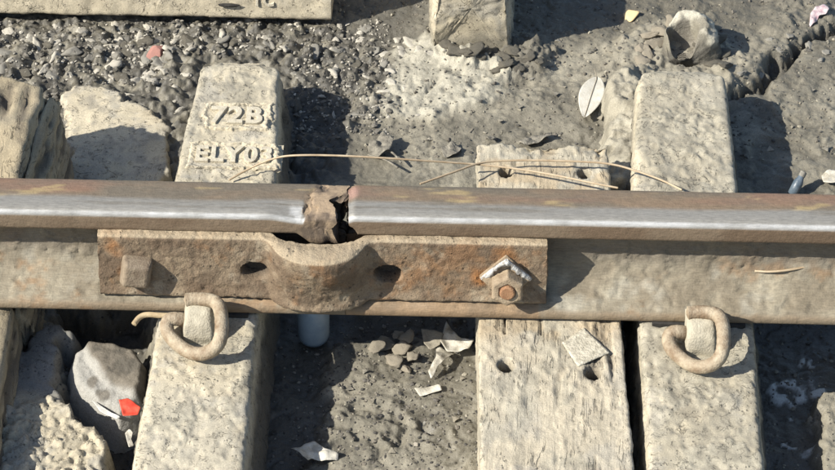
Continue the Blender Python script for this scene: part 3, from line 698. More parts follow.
for hu, hz, rx, rz in ((255, .066, .0185, .0125), (388, .066, .0185, .0125)):
    hx = PX(hu, -.055, hz); d = np.hypot((V[..., 0] - hx) / rx, (q0[..., 2] - hz) / rz)
    hole = np.maximum(hole, sstep(1.1, .82, d) * outer)
groove = np.exp(-((q0[..., 1] + .0385) / .0013) ** 2) * (q0[..., 2] > .114) * np.concatenate([b[:1].repeat(5, 0), b, b[-1:].repeat(5, 0)], 0)
dsp = dsp - groove * .0035
V = V + n * (dsp * (1 - hole))[..., None]
V[..., 1] += hole * .019
sb = thing('fishplate', (xbc, -.045, .024), 'rusty joggled fishplate bulging round the break in the rail', 'fishplate')
t = sstep(-.3, .35, fbm(V, 26, 5, .6, s=820)); col = mixc(np.array([.275, .215, .145]), np.array([.175, .128, .084]), t)
u_ = sstep(.1, .45, fbm(V, 15, 5, .6, s=824)); col = mixc(col, np.array([.25, .145, .07]), u_ * .5)
u_ = sstep(.12, .5, fbm(V, 40, 4, .6, s=828)); col = mixc(col, np.array([.40, .35, .26]), u_ * .5)
u_ = sstep(.28, .5, fbm(V, 110, 3, .6, s=831)); col = mixc(col, np.array([.12, .085, .055]), u_ * .6)
scale_ = sstep(.05, .09, fbm(V, 30, 5, .65, s=838)); col = mixc(col, np.array([.145, .105, .07]), scale_ * .55); V = V + n * (scale_ * -.0008)[..., None]
for ru, rz, rr in ((128, .06, .02), (505, .098, .022), (480, .065, .02), (112, .1, .02), (480, .06, .018)):
    d = np.hypot(V[..., 0] - PX(ru, -.05, rz), q0[..., 2] - rz); col = mixc(col, np.array([.33, .15, .05]), sstep(rr, rr * .2, d + .008 * fbm(V, 60, 3, s=834)) * .75)
col = mixc(col, np.array([.30, .15, .06]), sstep(.12, .4, fbm(V, 22, 5, .65, s=845)) * .4); col = col * np.array([.74, .72, .70]); col = mixc(col, np.array([.03, .025, .02]), hole * .85)
rimtop = (q0[..., 2] > .1135) & (q0[..., 1] > -.0452)
col = mixc(col, np.array([.40, .33, .225]), rimtop * .55)
po = mesh_obj('plate', V, grid_faces(V.shape[0], V.shape[1], True), M_plate, sb, col=col)
po.data.set_sharp_from_angle(angle=math.radians(48))

M_nut = cmat('rusted_nut', (.19, .14, .09), (.31, .245, .165), 90, .8, .4)
M_bolt = cmat('grey_bolt', (.14, .105, .072), (.23, .185, .13), 90, .75, .35)
M_boltend = cmat('bolt_end_rust', (.20, .10, .05), (.30, .17, .09), 120, .8, .3)
M_chip = cmat('chipped_white_steel', (.19, .17, .145), (.60, .595, .57), 150, .6, .5)
def lathe_poly(name, c, ax, up, rows, seg, mat, parent, phase=0., smooth=False, seed=0, jit=0., bev=.0015):
    """rows of (distance along ax, radius); seg sides"""
    ax = np.array(ax, float); ax /= np.linalg.norm(ax); up = np.array(up, float); s = np.cross(ax, up); s /= np.linalg.norm(s); w = np.cross(s, ax)
    r_ = random.Random(seed); V = []
    js = [1 + r_.uniform(-jit, jit) for _ in range(seg)]
    for h, r in rows:
        V.append([np.array(c) + ax * h + r * js[i] * (math.cos(a) * s + math.sin(a) * w) for i, a in enumerate(np.linspace(0, 2 * math.pi, seg, endpoint=False) + phase)])
    V = np.array(V); F = grid_faces(len(rows), seg, True).tolist()
    F.append(list(range(seg))[::-1]); F.append([(len(rows) - 1) * seg + i for i in range(seg)])
    o = mesh_obj(name, V, F, mat, parent, smooth=smooth)
    bm = bmesh.new(); bm.from_mesh(o.data); bmesh.ops.recalc_face_normals(bm, faces=bm.faces); bm.to_mesh(o.data); bm.free()
    if smooth: pass
    bv = o.modifiers.new('bevel', 'BEVEL'); bv.width = bev; bv.segments = 3; bv.limit_method = 'ANGLE'; bv.angle_limit = math.radians(25)
    return o
# left bolt: worn chunky head
pn = np.array([-.0, -.98, -.22]); pn = np.array([.0, -.98, .17])
zb = .066; yb_ = -.0535
cb = np.array([PX(136, yb_, zb), yb_ + .004, zb])
lathe_poly('bolt', cb, pn + np.array([.10, 0, 0]), (0, 0, 1), [(0, .0290), (.014, .0285), (.028, .0235)], 4, M_bolt, sb, .95, seed=3, jit=.05, bev=.0045)
# right: square washer with bare chipped edges, hex nut, bolt end
cn = np.array([PX(506, yb_, zb) , yb_ + .002, zb - .004])
ax = pn / np.linalg.norm(pn)
bolt = lathe_poly('bolt', cn + ax * .010 + np.array([0.002, 0, -.004]), ax, (0, 0, 1), [(0, .0105), (.0235, .0105), (.025, .0090)], 18, M_boltend, sb, seed=7, jit=.04)
wa = lathe_poly('square_washer', cn + np.array([-.0005, -.001, .004]), pn + np.array([0, 0, .18]), (0, 0, 1), [(0, .034), (.009, .0335)], 4, M_nut, bolt, math.pi / 2, seed=5, jit=.05)
ax = pn / np.linalg.norm(pn)
# bare metal along the washer's two upper edges
top_ = cn + ax * .0085 + np.array([0, -.001, .0385])
for sx_ in (-1, 1):
    e0 = top_ + np.array([0, 0, 0]); e1 = cn + ax * .0085 + np.array([sx_ * .0335, .001, .0040])
    pts = np.array([e0 * (1 - k) + e1 * k for k in np.linspace(0, 1, 14)]); V = []
    for i, p in enumerate(pts):
        hh = .0060 + .0035 * random.uniform(-1, 1); dd = .0030 + .0012 * random.uniform(-1, 1)
        inw = np.array([-sx_ * .5, 0, -.85]); inw /= np.linalg.norm(inw)
        V.append([p + inw * -.0012 - ax * .003, p + inw * -.0014 + ax * dd, p + inw * hh + ax * dd * .7, p + inw * (hh + .002) - ax * .003])
    V = cap_rings(np.array(V), (.7, .3, .02), .0); oo = mesh_obj('bare_edge', V, grid_faces(V.shape[0], 4, True), M_chip, bolt)
    bm = bmesh.new(); bm.from_mesh(oo.data); bmesh.ops.recalc_face_normals(bm, faces=bm.faces); bm.to_mesh(oo.data); bm.free()
nut = lathe_poly('hex_nut', cn + ax * .008 + np.array([0.002, 0, -.004]), ax, (0, 0, 1), [(0, .0235), (.021, .0235), (.0235, .0205), (.0235, .0130), (.021, .0120)], 6, M_nut, bolt, math.pi / 6, seed=6, jit=.02)

# ================================================================== RAIL CLIPS AND SHOULDERS
M_clip = cmat('muddy_spring_steel', (.165, .115, .07), (.35, .295, .21), 48, .72, .4)
M_shl = cmat('muddy_cast_iron', (.30, .27, .205), (.40, .365, .28), 60, .9, .4)
def clip_set(root, du, dv, label, s):
    def Q(u, v, z): return P(u + du, v + dv, z)
    base = Q(195, 345, 0)
    path = [Q(186, 300, .044), Q(196, 299, .045), Q(207, 299.5, .047), Q(217, 302, .048), Q(221, 311, .049), Q(222, 325, .046), Q(221, 339, .038), Q(215, 349, .028), Q(203, 354.5, .019), Q(190, 353, .014), Q(178, 345, .012), Q(168.5, 335, .013), Q(166, 325, .018), Q(170, 318.5, .024), Q(180, 319, .024), Q(192, 322, .012)]
    tube('rail_clip', path, .0094, M_clip, seg=16, k=3, loc=(base[0], base[1], .0), rvar=.02)
    tag(bpy.data.objects[-1] if False else C.objects[-1], label, 'rail clip', 'spring clips holding the rail foot')
    a = Q(184, 345, .0); b = Q(213, 345, .0)
    xa, xb_ = a[0], b[0]; yfr = a[1] + .003; ybk = -.074
    ring = lambda x, i: [[x, yfr - i, -.01], [x, yfr - i, .010], [x, yfr + .006, .030], [x, yfr + .020 + i * .5, .041], [x, ybk - .006, .043], [x, ybk, .038], [x, ybk, -.01]]
    V = np.array([resample(np.array(ring(xa + (xb_ - xa) * k, 0)) * np.array([1, 1, 1]), .003, True) for k in np.linspace(0, 1, 14)])
    ins = np.abs(np.linspace(-1, 1, 14)) ** 6 * .006; V[..., 2] -= ins[:, None] * (V[..., 2] > .005)
    V = cap_rings(V, (.95, .7, .4, .1), .001); n = gnormals(V, True)
    V = V + n * (.0022 * fbm(V, 60, 3, s=s))[..., None]
    mesh_obj('clip_shoulder', V, grid_faces(V.shape[0], V.shape[1], True)[:, ::-1], M_shl, root)
    # rubber pad edge under the rail foot
    c = np.array([(xa + xb_) / 2, 0, 0]); w = .062
    V = []
    for x in (c[0] - w, c[0] + w): V.append([[x, -.0755, -.004], [x, -.0755, .0052], [x, .0755, .0052], [x, .0755, -.004]])
    V = cap_rings(np.array(V), (.5, .02)); mesh_obj('rail_pad', V, grid_faces(V.shape[0], 4, True)[:, ::-1], M_dark, root, smooth=False)
clip_set(slL, 0, 0, 'bent steel spring clip on the embossed sleeper, toe on the rail foot', 900)
clip_set(slR, 502, 13, 'bent steel spring clip on the sleeper right beyond the wooden one', 930)
M_liner = cmat('tan_plastic_liner', (.28, .21, .12), (.38, .30, .185), 70, .8, .2)
pts = np.array([P(134, 324, .004), P(139, 317, .006), P(147, 314, .009), P(160, 315.5, .010), P(185, 316, .010)])
o = tube('liner_strip', pts, .0042, M_liner, seg=6, k=2, loc=tuple(pts[0]))
tag(o, 'tan hooked liner strip sticking out beside the spring clip', 'strip')

# ================================================================== LUMPS OF CONCRETE AND STONES
def heap(name, poly, ztop, zbot, s, label, cat, colf, amp=.004, soft=.010, step=.003, kink=None, mat=M_conc, lip=.012):
    """a lump with a traced outline: top surface rounded off at the rim, sides down to zbot"""
    pw = pxpoly(poly, ztop); pa = np.array(pw); mn, mx = pa.min(0) - .025, pa.max(0) + .025
    X, Y = np.meshgrid(np.arange(mn[0], mx[0], step), np.arange(mn[1], mx[1], step)); xy = np.stack([X, Y], -1)
    wxy = xy + np.stack([fbm(xy, 35, 4, .6, s=s), fbm(xy, 35, 4, .6, s=s + 4)], -1) * lip
    m = polymask(wxy, pw, soft)
    zt = ztop + amp * fbm(xy, 22, 4, .6, s=s + 8) + amp * .5 * fbm(xy, 95, 3, .6, s=s + 12)
    if kink is not None: zt = zt + kink(xy)
    z = zbot + (zt - zbot) * np.clip(m, 0, 1) ** .55
    V = np.stack([X, Y, z], -1); col = colf(V)
    keep = m > .004; F = grid_faces(*X.shape); kf = keep.ravel()[F].any(1); F = F[kf]
    used = np.unique(F); mp = np.zeros(X.size, int); mp[used] = np.arange(len(used))
    o = mesh_obj(name, V.reshape(-1, 3)[used], mp[F], mat, col=col.reshape(-1, 3)[used])
    return tag(o, label, cat)
def cf(V):
    c = conc_colour(V, 955, .1); return mixc(c, conc_d, sstep(.2, .4, fbm(V, 60, 3, s=957)) * .5)
heap('concrete_slab', [(62, 92), (76, 84), (118, 88), (122, 100), (160, 112), (172, 128), (170, 165), (164, 205), (60, 205), (66, 150)], -.074, -.125, 950, 'pitted concrete slab half in shade between the splintered wood and the embossed sleeper', 'slab', cf, amp=.0022, soft=.0045, lip=.016)
rough_front = P(50, 404, -.06)[1]
def kink(xy):
    k = sstep(rough_front + .02, rough_front - .01, xy[..., 1] + .02 * fbm(xy, 30, 3, s=962)); return k * (.004 + .013 * np.abs(fbm(xy, 62, 3, .6, s=965)) + .005 * fbm(xy, 150, 2, s=968))
def cf(V):
    k = sstep(rough_front + .04, rough_front - .01, V[..., 1] + .03 * fbm(V, 30, 3, s=970))
    a = mixc(np.array([.20, .195, .175]), np.array([.15, .145, .13]), sstep(-.3, .3, fbm(V, 20, 4, s=971)))
    return mixc(a, conc_colour(V, 973, .0), k)
heap('concrete_lump', [(-60, 330), (22, 345), (45, 320), (66, 318), (74, 330), (60, 345), (57, 380), (72, 400), (80, 418), (98, 425), (105, 445), (112, 540), (-60, 540)], -.062, -.15, 960, 'coarse broken concrete lump with exposed aggregate by the flat rock', 'concrete', cf, amp=.004, kink=kink)
def cf(V):
    c = mixc(mud * 1.7, mud * 1.05, sstep(-.2, .35, fbm(V, 45, 4, .65, s=1005))); return mixc(c, pale * .8, sstep(.2, .5, fbm(V, 30, 3, s=1008)) * .5)
heap('mud_bank', [(602, 190), (606, 140), (612, 110), (606, 82), (628, 60), (650, 58), (648, 80), (642, 120), (640, 190)], -.040, -.10, 1000, 'dried lumpy mud bank against the flank of the mud-caked sleeper, beside the leaf', 'mud', cf, amp=.012, soft=.014, mat=M_ground, lip=.018)
# flat mud-covered rock in the front pit
prock = pxpoly([(58, 335), (84, 338), (90, 360), (104, 376), (126, 386), (146, 396), (120, 420), (80, 405), (52, 372)], -.068)
def cf(V):
    w = V[..., :2] + np.stack([fbm(V, 40, 3, s=981), fbm(V, 40, 3, s=982)], -1) * .006
    m_ = polymask(w, prock, .0035)
    for u_, v_, r_ in ((93, 378, .009), (106, 388, .008), (100, 386, .005)):
        c_ = P(u_, v_, -.068); m_ = m_ * (1 - .8 * sstep(r_, r_ * .6, np.hypot(w[..., 0] - c_[0], (w[..., 1] - c_[1]) * .7)))
    a_ = mixc(np.array([.14, .122, .095]), np.array([.085, .076, .06]), sstep(-.2, .3, fbm(V, 45, 4, .6, s=984)))
    return mixc(a_, np.array([.29, .28, .25]), m_)
heap('rock', [(66, 362), (71, 348), (88, 341), (116, 343), (138, 350), (150, 366), (147, 384), (134, 399), (118, 407), (100, 400), (80, 388), (69, 377)], -.068, -.145, 980, 'flat rock with a pale washed rim and muddy top in the front pit', 'rock', cf, amp=.003, soft=.013, step=.0022, mat=M_stone, lip=.003,
     kink=lambda xy: .012 * (polymask(xy, prock, .006) - .5) * -1 + .12 * (xy[..., 1] - P(108, 375, -.068)[1]))
# broken mud-caked cup at the end of the right sleeper
c = G(682, 57); cu_ = c + np.array([0, .010, 0]); na = 64; rows = []
for a in np.linspace(0, 2 * math.pi, na, endpoint=False):
    dirv = np.array([math.cos(a), math.sin(a) * 1.05, 0])
    kr = sstep(-.4, .7, np.array(math.cos(a - .55))); kf = sstep(-.2, -.9, np.array(math.sin(a)))
    thick = .0045 + .022 * kr * (1 - kf); h = (.034 + .016 * kr) * (1 - .85 * kf)
    ri = .0235 + .002 * math.sin(3 * a)
    zz = np.array([0, 0, 1.])
    rp = [cu_ + dirv * ri * .2 + zz * .004, cu_ + dirv * ri * .9 + zz * .004, cu_ + dirv * ri + zz * h * .5, cu_ + dirv * ri * 1.02 + zz * h * .95, cu_ + dirv * (ri + thick * .5) + zz * (h + .004), cu_ + dirv * (ri + thick) + zz * h * .8, cu_ + dirv * (ri + thick * 1.25) + zz * h * .3, cu_ + dirv * (ri + thick * 1.4 + .006) - zz * .012]
    rows.append(resample(rp, .003)[:60])
m = min(len(r) for r in rows); V = np.array([r[np.linspace(0, len(r) - 1, 34).astype(int)] for r in rows])
q = V.copy(); inner = np.hypot(q[..., 0] - cu_[0], q[..., 1] - cu_[1]) < .0245
nn = np.stack([q[..., 0] - cu_[0], q[..., 1] - cu_[1], np.full(q.shape[:2], .02)], -1); nn /= np.linalg.norm(nn, axis=-1, keepdims=True)
V = V + nn * ((.008 * sstep(.0245, .034, np.hypot(q[..., 0] - cu_[0], q[..., 1] - cu_[1]))) * fbm(q, 70, 4, .7, s=990))[..., None]
V = np.transpose(V, (1, 0, 2)); q = np.transpose(q, (1, 0, 2)); inner = inner.T
col = mixc(mud * 1.1, mud_d, sstep(-.1, .3, fbm(q, 40, 3, s=993))); col = mixc(col, pale, sstep(.020, .035, q[..., 2] - c[2]) * sstep(-.2, .3, fbm(q, 50, 3, s=995)) * .8)
col = np.where(inner[..., None], np.array([.17, .155, .125]), col)
o = mesh_obj('broken_cup', V, grid_faces(V.shape[0], na, True), M_ground, col=col, loc=tuple(c)); tag(o, 'broken clay cup caked in mud behind the end of the mud-caked sleeper', 'cup')

# ---- loose stones
def ico(sub, s, squash=(1, 1, .6), amp=.3, freq=1.3):
    bm = bmesh.new(); bmesh.ops.create_icosphere(bm, subdivisions=sub, radius=1)
    V = np.array([v.co[:] for v in bm.verts]); F = [[v.index for v in f.verts] for f in bm.faces]; bm.free()
    r_ = np.random.default_rng(s)
    for _ in range(9):     # chop flat facets
        d = r_.normal(size=3); d /= np.linalg.norm(d); h = r_.uniform(.55, .85); e = V @ d - h; V = V - np.outer(np.clip(e, 0, None), d)
    V = V * (1 + amp * fbm(V + s * 3.1, freq, 3, s=s))[:, None]
    return V * np.array(squash) * np.array([1, r_.uniform(.6, .95), r_.uniform(.5, .9)]), F
M_pale = cmat('pale_stone', (.27, .25, .205), (.46, .43, .36), 110, .85, .3)
M_grey = cmat('grey_stone', (.14, .132, .112), (.25, .236, .20), 90, .8, .3)
M_clod = cmat('dried_mud_clod', (.16, .14, .105), (.34, .30, .23), 70, .9, .5)
M_darks = cmat('dark_wet_stone', (.075, .069, .055), (.16, .145, .112), 60, .6, .6, bscale=220)
M_tan = cmat('tan_stone', (.50, .35, .16), (.62, .50, .30), 60, .8, .2)
M_brick = cmat('red_brick_chip', (.27, .12, .095), (.36, .20, .165), 120, .9, .3)
protos = []
for k in range(7):
    V, F = ico(3, 40 + k, amp=.42, freq=1.9); me = {}
    for nm, mt in (('pale', M_pale), ('grey', M_grey), ('dark', M_darks)):
        d = bpy.data.meshes.new('stone_' + nm); d.from_pydata(V.tolist(), [], F); d.materials.append(mt); d.update(); me[nm] = d
        d.polygons.foreach_set('use_smooth', np.full(len(d.polygons), True))
    protos.append(me)
def where(u, v):
    if u < 64: return 'beyond the splintered wooden sleeper'
    if u < 176: return 'beyond the shaded concrete slab'
    if u < 296: return 'between the embossed sleeper end and the lying sleeper'
    return 'between the embossed sleeper and the cement spill'
def rubble(u, v, px, kind, asp):
    w_ = where(u, v); k_ = {'pale': 'small pale angular chip', 'grey': 'small grey stone', 'dark': 'small dark wet stone'}[kind]
    return stone(u, v, px, kind, k_ + ' in the rubble ' + w_, k_ + 's ' + w_, asp=asp)
def stone(u, v, px, kind, label, group=None, name='stone', asp=1., rot=None):
    p = G(u, v); r = px * .00143 / 2
    o = bpy.data.objects.new(name, random.choice(protos)[kind]); C.objects.link(o)
    o.scale = (r * 1.15, r * 1.15 * asp, r); o.rotation_euler = (random.uniform(-.35, .35), random.uniform(-.35, .35), random.uniform(0, 6.28) if rot is None else rot)
    o.location = (p[0], p[1], p[2] - r * .20); tag(o, label, 'stone', group); return o
stone(221, 36, 27, 'pale', 'largest pale chip, just beyond the embossed sleeper end', asp=.7)
for u, v, px in ((36, 44, 15), (112, 46, 16), (112, 65, 17), (184, 54, 15), (136, 82, 14), (170, 99, 15), (157, 90, 13), (12, 58, 14), (56, 56, 13), (44, 68, 13), (176, 84, 14), (150, 74, 12), (165, 72, 11), (186, 74, 11), (90, 40, 11), (70, 72, 10), (180, 110, 12), (130, 95, 11)):
    rubble(u, v, px * 1.25, 'pale', .75)
placed = 0
while placed < 130:
    u, v = (random.uniform(-8, 385), random.uniform(26, 125)) if random.random() < .7 else (random.uniform(105, 200), random.uniform(40, 112))
    if 170 < u < 296 and v > 52: continue
    if 60 < u < 176 and v > 82: continue
    if u < 62 and v > 78: continue
    if u > 300 and v > 90 - (u - 300) * .1 and random.random() < .7: continue
    k = random.choices(['pale', 'grey', 'dark'], [.34, .42, .24])[0]
    rubble(u, v, random.uniform(8, 19) * (1.2 if k != 'pale' else 1.0), k, random.uniform(.7, 1)); placed += 1
for u, v, px in ((410, 42, 22), (402, 52, 16), (432, 52, 14), (390, 70, 12), (392, 82, 13), (404, 88, 11), (384, 92, 13), (375, 104, 11), (398, 40, 14), (420, 50, 14), (418, 115, 8)):
    stone(u, v, px * 1.15, 'pale', 'pale cement crumb at the edge of the cement spill', 'crumbs round the cement spill', asp=.85)
o = stone(631, 17, 19, 'pale', 'round tan pebble at the edge of the far sleeper shadow', asp=1.0); Vt, Ft = ico(3, 99, (1, 1, .55), .08); tm = bpy.data.meshes.new('pebble'); tm.from_pydata(Vt.tolist(), [], Ft); tm.materials.append(M_tan); o.data = tm; o.location.z += .006; o.name = 'pebble'; o['category'] = 'pebble'
for p_ in o.data.polygons: p_.use_smooth = True
o = stone(157, 53, 25, 'grey', 'faded red brick chip among the dark rubble', name='brick_chip', asp=.9); Vt, Ft = ico(3, 71, (1, 1, .7), .12); tm = bpy.data.meshes.new('brick_chip'); tm.from_pydata(Vt.tolist(), [], Ft); tm.materials.append(M_brick); o.data = tm; o.rotation_euler = (.2, -.1, .6); o['category'] = 'brick chip'; o.location.z += .006
for u, v, px in ((558, 40, 9), (532, 76, 6), (748, 85, 10), (722, 96, 11), (760, 70, 10), (742, 72, 9), (780, 50, 9), (790, 35, 10), (770, 40, 8), (810, 46, 12), (826, 52, 10), (820, 60, 9)):
    stone(u, v, px * 1.2, 'grey', 'small grey mud clod on the cracked crust', 'clods on the mud behind the right rail')
for u, v, px in ((385, 345, 17), (402, 352, 15), (378, 352, 13), (393, 366, 16), (408, 341, 13), (412, 360, 12), (398, 340, 12), (406, 372, 10)):
    o = stone(u, v, px * 1.35, 'grey', 'crumbling clod heaped beside the paper scraps under the rail', 'clods beside the paper scraps'); o.data = o.data.copy(); o.data.materials[0] = M_clod; o.location.z += .004 + .010 * random.random()

for u, v, px in ((447, 46, 13), (456, 50, 15), (466, 52, 12), (474, 50, 16), (484, 53, 14), (494, 52, 17), (503, 56, 13), (512, 52, 16), (522, 58, 13), (531, 55, 11), (540, 62, 10), (508, 64, 14), (497, 66, 10), (518, 68, 11), (480, 60, 10)):
    o = stone(u, v, px * 1.4, 'dark', 'dark wet mud clod at the foot of the tall far sleeper', 'wet clods round the far sleeper'); o.location.z += .003
for i, (u, v, px) in enumerate(((655, 44, 17), (648, 54, 15), (660, 31, 17), (674, 26, 18), (642, 62, 16), (634, 72, 14), (690, 24, 18), (704, 28, 19), (714, 40, 19), (719, 54, 18), (712, 64, 16), (650, 36, 14), (628, 84, 13), (700, 44, 15), (706, 56, 15), (640, 50, 12), (622, 92, 12), (726, 66, 13))):
    k = 'dark' if u > 696 else 'grey'
    o = stone(u, v, px * 1.3, k, ('dark wet' if k == 'dark' else 'dried grey') + ' mud clod heaped round the broken clay cup', k + ' clods round the cup'); o.location.z += .005
    if k == 'grey': o.data = o.data.copy(); o.data.materials[0] = M_clod
# fine crumbs: nobody could count them
def crumbs(name, n, sampler, size, mat, label, seedk, cols):
    bases = [ico(1, 60 + k, amp=.35) for k in range(6)]; VV = []; FF = []; CC = []; off = 0
    r_ = np.random.default_rng(seedk); cnt = 0
    while cnt < n:
        u, v = sampler(r_)
        p = G(u, v); s = r_.uniform(*size) * (1 if r_.random() < .85 else 1.7)
        V, F = bases[r_.integers(6)]; a = r_.uniform(0, 6.28); R = np.array([[math.cos(a), -math.sin(a), 0], [math.sin(a), math.cos(a), 0], [0, 0, 1]])
        ti = r_.uniform(-.5, .5); R = R @ np.array([[1, 0, 0], [0, math.cos(ti), -math.sin(ti)], [0, math.sin(ti), math.cos(ti)]])
        VV.append(V @ R.T * s + p + np.array([0, 0, s * .2])); FF.extend([[i + off for i in f] for f in F]); off += len(V)
        CC.append(np.tile(np.array(cols[r_.choice(len(cols), p=[.5, .3, .2])]) * r_.uniform(.8, 1.2), (len(V), 1))); cnt += 1
    o = mesh_obj(name, np.vstack(VV), FF, mat, col=np.vstack(CC), smooth=False, loc=(0, 0, -.09)); tag(o, label, kind='stuff'); return o
def s_rub(r):
    while True:
        u, v = r.uniform(-10, 390), r.uniform(20, 135)
        if 172 < u < 292 and v > 54: continue
        if 64 < u < 172 and v > 86: continue
        return u, v
crumbs('gravel', 1700, s_rub, (.0016, .0042), M_stone, 'fine dark and pale gravel in the rubble behind the rail', 5, [(.13, .12, .10), (.22, .205, .17), (.36, .335, .28)])
def s_mud(r):
    while True:
        u, v = r.uniform(290, 845), r.uniform(0, 480)
        if 160 < v < 320: continue
        return u, v
crumbs('mud_crumbs', 4200, s_mud, (.0010, .0030), M_stone, 'fine crumbs of dried mud scattered on the ground', 6, [(.14, .125, .10), (.08, .075, .065), (.24, .22, .17)])
def s_pit(r): return (r.uniform(262, 480), r.uniform(310, 478)) if r.random() < .7 else (r.uniform(60, 140), r.uniform(310, 470))
crumbs('pit_debris', 900, s_pit, (.0010, .0032), M_stone, 'fine dark debris on the mud in front of the rail', 8, [(.06, .056, .05), (.11, .10, .085), (.22, .20, .16)])

# ================================================================== SMALL THINGS
M_wire = cmat('rusty_wire', (.30, .225, .14), (.42, .34, .23), 50, .6, .1, spec=.5)
def wire(pts, r, label, grp=None):
    w = [P(u, v, z) for u, v, z in pts]; o = tube('wire', w, r, M_wire, seg=8, k=3, loc=tuple(np.array(w[0]))); tag(o, label, 'wire', grp)
wire([(229, 180, .006), (250, 168, .012), (272, 158.5, .03), (292, 155, .045), (340, 155.5, .05), (400, 159, .045), (450, 162.5, .03), (480, 164.5, .02), (520, 169, .02), (560, 176, .025), (590, 182.5, .03), (618, 188, .03)], .00150, 'long thin rusty wire arching from the embossed sleeper to the wooden one')
wire([(420, 184, .03), (440, 177, .03), (460, 170, .028), (478, 163, .024), (500, 160.5, .02), (540, 160.2, .02), (580, 161.5, .02), (612, 163.5, .02), (640, 172, .02), (662, 180, .025), (682, 190, .03)], .00155, 'shorter thin rusty wire crossing over the wooden sleeper end')
# stick on the right rail foot
w = [P(755, 271, .052), P(770, 272, .054), P(790, 270, .057), P(806, 267, .058), P(818, 264, .060)]
o = tube('dry_stick', w, .0016, M_wire, seg=8, k=2, loc=tuple(w[0])); tag(o, 'thin dry stick lying along the foot of the rail', 'stick')

def sheet(name, u, v, pts, mat, label, cat, zoff=.004, thick=.0006, bend=.006, s=0, sub=14, base=None, veins=False):
    """thin bent scrap with outline pts in photo pixels round (u, v)"""
    c = G(u, v) if base is None else P(u, v, base)
    if base is not None: c = np.array([c[0], c[1], base])
    w = np.array([P(a, b, c[2])[:2] for a, b in pts]); ctr = w.mean(0); V = []; F = []
    ring = resample(w, .0025, True); m = len(ring); ks = np.linspace(.02, 1, 8)
    top = []
    for k in ks:
        xy = ctr + (ring - ctr) * k; z = c[2] + zoff + bend * fbm(xy * 1., 28, 3, s=s + 5)
        top.append(np.stack([xy[:, 0], xy[:, 1], z], -1))
    top = np.array(top); bot = top[::-1].copy(); bot[..., 2] -= thick
    V = np.concatenate([top, bot], 0); o = mesh_obj(name, V, grid_faces(V.shape[0], m, True), mat, loc=(ctr[0], ctr[1], c[2])); tag(o, label, cat); return o
M_paper = cmat('dirty_paper', (.26, .235, .18), (.56, .53, .45), 55, .8, .25)
M_paperd = cmat('muddy_paper', (.15, .135, .105), (.28, .25, .19), 60, .85, .3)
M_label = cmat('stained_label', (.30, .275, .21), (.50, .46, .365), 150, .85, .5, bscale=300)
M_white = cmat('white_scrap', (.42, .41, .37), (.62, .61, .57), 80, .6, .2)
M_red = cmat('red_wrapper', (.50, .05, .03), (.60, .09, .05), 80, .4, .15)
M_pink = cmat('pink_wrapper', (.34, .22, .24), (.52, .47, .45), 150, .45, .3)
M_leafd = cmat('dark_dead_leaf', (.10, .092, .075), (.24, .22, .175), 120, .7, .5)
M_leaf = cmat('pale_dry_leaf', (.38, .36, .30), (.49, .47, .41), 60, .7, .2)
M_stem = cmat('leaf_vein', (.22, .19, .14), (.28, .25, .19), 60, .8, .1)
M_blue = cmat('pale_blue_plastic', (.20, .26, .31), (.28, .345, .385), 40, .35, .05, spec=.5)
M_navy = cmat('dark_blue_plastic', (.06, .085, .11), (.13, .16, .19), 60, .4, .1, spec=.5)
sheet('paper_scrap', 466, 345, [(446, 332), (458, 345), (474, 349), (468, 358), (447, 361), (440, 352)], M_paper, 'pale torn star-shaped paper scrap in the gap under the rail foot', 'paper', .020, bend=.010, s=3)
sheet('paper_scrap', 440, 362, [(436, 352), (446, 354), (455, 357), (440, 372), (431, 382), (428, 378), (436, 366)], M_paper, 'curled pale paper scrap leaning below the star-shaped one', 'paper', .012, bend=.014, s=9)
sheet('paper_scrap', 428, 344, [(421, 337), (444, 341), (440, 352), (430, 356), (424, 350)], M_paperd, 'muddy brown paper scrap beside the star-shaped one', 'paper', .014, bend=.008, s=14)
sheet('paper_scrap', 428, 394, [(414, 391), (440, 386), (442, 392), (420, 398)], M_paper, 'narrow pale paper strip lying on trampled mud', 'paper', .006, bend=.005, s=19)
sheet('paper_scrap', 318, 459, [(291, 456), (302, 450), (314, 449), (326, 455), (339, 457), (338, 464), (322, 467), (312, 464), (308, 468), (298, 464)], M_paper, 'crumpled whitish scrap at the foot of the embossed sleeper', 'scrap', .007, bend=.022, s=24)
sheet('paper_label', 585, 347, [(562, 343), (584, 328), (610, 353), (578, 367)], M_label, 'stained square paper label stuck on the wooden sleeper', 'label', .0012, thick=.0012, bend=.0008, s=29, base=.0005)
sheet('red_wrapper', 129, 411, [(119, 403), (128, 401), (141, 410), (138, 417), (123, 418)], M_red, 'bright red wrapper scrap wedged between the flat rock and the sleeper', 'wrapper', .004, bend=.010, s=34, base=-.045)
sheet('white_sliver', 129, 438, [(125, 433), (129, 429), (133, 432), (131, 438), (134, 446), (129, 449), (127, 441)], M_paper, 'whitish plastic sliver in the front pit against the sleeper', 'scrap', .004, bend=.010, s=36, base=-.055)
sheet('white_sliver', 104, 411, [(92, 403), (104, 410), (121, 419), (117, 421), (100, 413)], M_white, 'thin white strip tucked under the rim of the flat rock', 'scrap', .004, bend=.004, s=38, base=-.085)
sheet('wrapper', 822, 16, [(810, 17), (816, 10), (824, 9), (829, 13), (826, 18), (819, 19), (815, 25), (809, 28)], M_pink, 'crumpled pink and white wrapper on the cracked mud', 'wrapper', .008, bend=.024, s=39)
sheet('pale_scrap', 830, 182, [(821, 180), (828, 176), (838, 177), (842, 186), (832, 188), (823, 187)], M_paper, 'whitish scrap beside the dark blue bottle behind the rail', 'scrap', .012, bend=.008, s=44)
